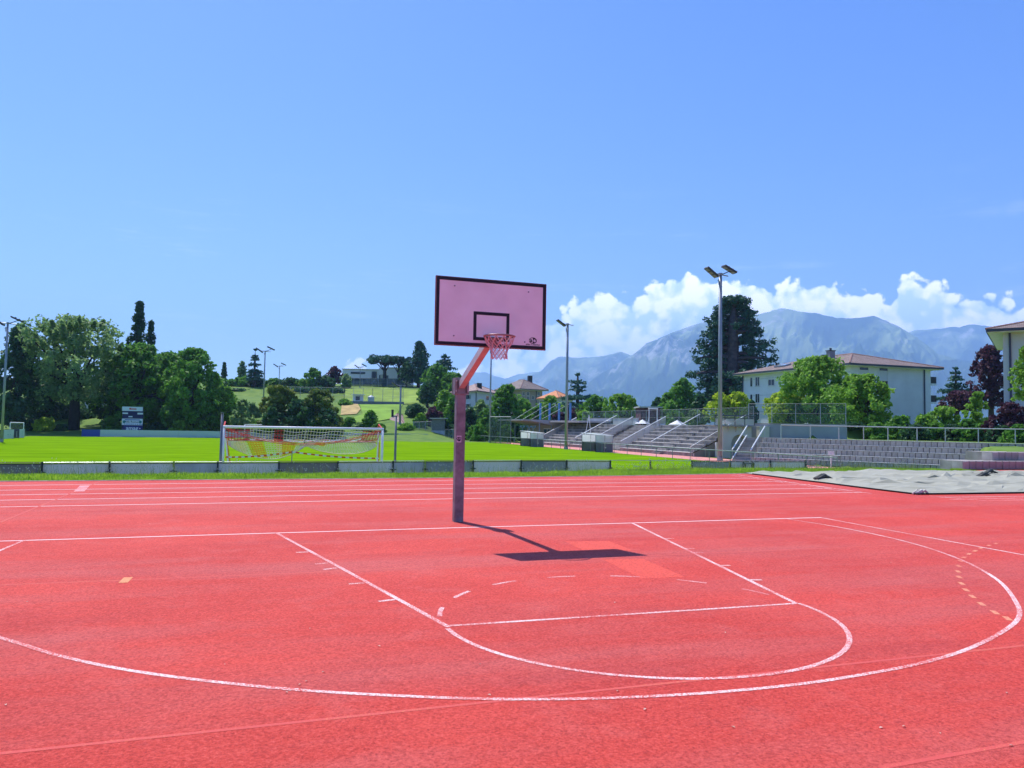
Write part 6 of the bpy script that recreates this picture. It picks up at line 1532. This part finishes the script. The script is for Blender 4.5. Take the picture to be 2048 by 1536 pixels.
tree(1466, 596, 208, 152, 'sequoia', 'conifer', 'giant sequoia with bare trunk towering over the apartment block', vb=812, bark=mat('grey_brown_bark', (.085, .07, .07), .95, .3, 1.5, .6, 5), hollow=.97, leafsize=.46, dens=.85)
tree(1440, 784, 56, 108, 'broad', 'yellow', 'left yellow green tree behind the tall mast', vb=842)
tree(1478, 784, 56, 107, 'broad', 'yellow', 'right yellow green tree before the apartment block', vb=842)
tree(1504, 802, 22, 100, 'column', 'dark', 'small dark cypress before the apartment block', vb=844)
tree(1350, 822, 50, 104, 'shrub', 'mid', 'green bush behind the fence of the right stand', vb=850, cat='bush')
tree(1392, 820, 40, 102, 'shrub', 'olive', 'olive bush behind the fence near the balcony', vb=850, cat='bush')
tree(1636, 714, 172, 92, 'broad', 'light', 'large green tree before the middle of the apartment block', vb=850, dens=1.15)
tree(1572, 782, 92, 94, 'broad', 'yellow', 'pale green lower tree left of the large one', vb=850)
tree(1724, 750, 136, 80, 'broad', 'light', 'rounded green tree at the end of the retaining wall', vb=868, dens=1.15)
tree(1912, 735, 56, 108, 'layer', 'conifer', 'dark pine right of the apartment block', vb=800, dens=1.3)
tree(1982, 690, 92, 100, 'broad', 'purple', 'tall copper beech beside the right block', vb=815, dens=1.0)
tree(1915, 782, 66, 98, 'broad', 'purple', 'lower copper tree under the dark pine', vb=822)
for u, v, w, d, lf, lab in ((1800, 832, 66, 74, 'mid', 'green hedge bush right of the retaining wall tree'), (1850, 830, 66, 73, 'light', 'light hedge bush below the apartment block'), (1890, 814, 86, 75, 'light', 'wide light green hedge bush'), (1955, 785, 58, 74, 'light', 'tall pale green bush left of the copper bush'), (1935, 838, 60, 70, 'mid', 'low green bush before the pale green one'), (2020, 806, 84, 68, 'purple', 'large copper bush at the right edge'), (1985, 835, 50, 69, 'purple', 'small copper bush beside the large one'), (2035, 850, 60, 64, 'mid', 'green bush below the large copper bush'), (1760, 850, 50, 78, 'dark', 'shaded bush under the rounded tree'), (1830, 850, 60, 71, 'dark', 'shaded bush in the middle of the hedge'), (1870, 846, 64, 72, 'mid', 'green bush filling the hedge below the wide light one'), (1905, 850, 60, 71, 'dark', 'shaded bush left of the low green bush'), (1965, 848, 60, 70, 'mid', 'green bush below the tall pale one'), (2000, 852, 60, 68, 'dark', 'shaded bush below the small copper bush'), (1785, 842, 56, 76, 'mid', 'green bush at the left end of the hedge'), (1740, 846, 60, 80, 'mid', 'green bush at the foot of the rounded tree'), (1702, 846, 60, 74, 'dark', 'dark bush just past the end of the retaining wall'), (1752, 846, 60, 73, 'mid', 'green bush in front of the rounded tree trunk')):
    tree(u, v, w, d, 'shrub', lf, lab, vb=886, cat='bush', dens=1.15)
tree(2056, 690, 66, 56, 'broad', 'light', 'bright green branches reaching in from the right edge', vb=800, dens=.9)
# ------------------------------------------------------------------ grass and weeds on the bank
def edge_y(x): return np.interp(x, [p[0] for p in EDGE], [p[1] for p in EDGE])
def blades(name, n, x0, x1, dy0, dy1, h0, h1, w, material, seed, label_kind='stuff', heads=None):
    rng = np.random.default_rng(seed); x = x0+(x1-x0)*rng.random(n); e = edge_y(x); top = np.where(x > 27.5, e+1.5, np.interp(x, [6, 14, 24, 27], [17.2, 18.9, 18.9, 17.0]))
    y = (e+dy0)+(top+dy1-e-dy0)*rng.random(n)
    cl = vnoise(x*1.3, y*1.3, seed); h = (h0+(h1-h0)*rng.random(n))*(.55+.9*cl); z = H(x, y)-.03
    a = rng.random(n)*2*math.pi; lean = (.15+.55*rng.random(n))*h; dx, dy = np.cos(a), np.sin(a)
    V = np.zeros((n, 3, 3)); V[:, 0] = np.stack([x-dy*w, y+dx*w, z], 1); V[:, 1] = np.stack([x+dy*w, y-dx*w, z], 1); V[:, 2] = np.stack([x+dx*lean, y+dy*lean, z+h], 1)
    me = bpy.data.meshes.new(name); me.vertices.add(n*3); me.loops.add(n*3); me.polygons.add(n)
    me.vertices.foreach_set('co', V.astype(np.float32).ravel()); me.loops.foreach_set('vertex_index', np.arange(n*3, dtype=np.int32)); me.polygons.foreach_set('loop_start', np.arange(0, n*3, 3, dtype=np.int32)); me.polygons.foreach_set('loop_total', np.full(n, 3, np.int32))
    at = me.attributes.new('tint', 'FLOAT', 'POINT'); at.data.foreach_set('value', np.repeat(np.clip(cl*.7+.4*rng.random(n)-.1, 0, 1), 3).astype(np.float32)); me.update(calc_edges=True)
    return stuff(link(name, me, material)), V[:, 2]
GM = leaf_mat('bank_grass', (.17, .33, .012), (.36, .52, .05), .5)
tag(blades('grass', 130000, -14, 33, .05, -.9, .04, .10, .010, GM, 5)[0], 'short green grass on the bank between track and barrier', 'grass')
wd, tips = blades('weeds', 8000, -14, 27, 2.4, .4, .14, .40, .006, leaf_mat('weed_stems', (.13, .20, .03), (.28, .32, .10), .3), 8)
tag(wd, 'tall thin weeds along the foot of the banner panels', 'weeds')
def flower_heads(tips):
    rng = np.random.default_rng(3); P = tips[rng.random(len(tips)) < .45]; n = len(P); s = .009+.009*rng.random(n)
    V = np.repeat(P, 4, axis=0).reshape(n, 4, 3); o = np.array([[1, 0, .2], [0, 1, .5], [-1, 0, .2], [0, -1, -.1]]); V = V+o[None]*s[:, None, None]
    V[:, :, 2] += np.array([0, .02, 0, -.02])[None]
    me = bpy.data.meshes.new('weed_flowers'); me.from_pydata(V.reshape(-1, 3).tolist(), [], [(4*i, 4*i+1, 4*i+2, 4*i+3) for i in range(n)]); me.update()
    o_ = stuff(link('weed_flowers', me, mat('seed_heads', (.55, .55, .42), .9, trans=.3))); tag(o_, 'pale seed heads on the weeds before the banner panels', 'weeds')
flower_heads(tips)

def litter():
    rng = np.random.default_rng(9); mb = MB()
    spots = [(960, 1330), (1880, 1468), (790, 1100), (1230, 1206), (735, 1025), (620, 1258), (600, 1370), (1505, 1005), (1545, 1012), (300, 1048), (1290, 1420), (450, 1330)]
    for k in range(18): spots.append((rng.uniform(0, 2048), rng.uniform(975, 1500)))
    for u, v in spots:
        p = G(u, v); s = rng.uniform(.008, .018); a = rng.random()*6.28; c, d = math.cos(a)*s, math.sin(a)*s
        mb.quad((p[0]+c, p[1]+d, .006), (p[0]-d*.5, p[1]+c*.5, .011), (p[0]-c, p[1]-d, .005), (p[0]+d*.5, p[1]-c*.5, .009))
    tag(stuff(obj('leaf_litter', mb, mat('dry_leaf_bits', (.62, .46, .36), .9, .4, 3))), 'scattered dry leaf bits lying on the red court', 'litter')
litter()
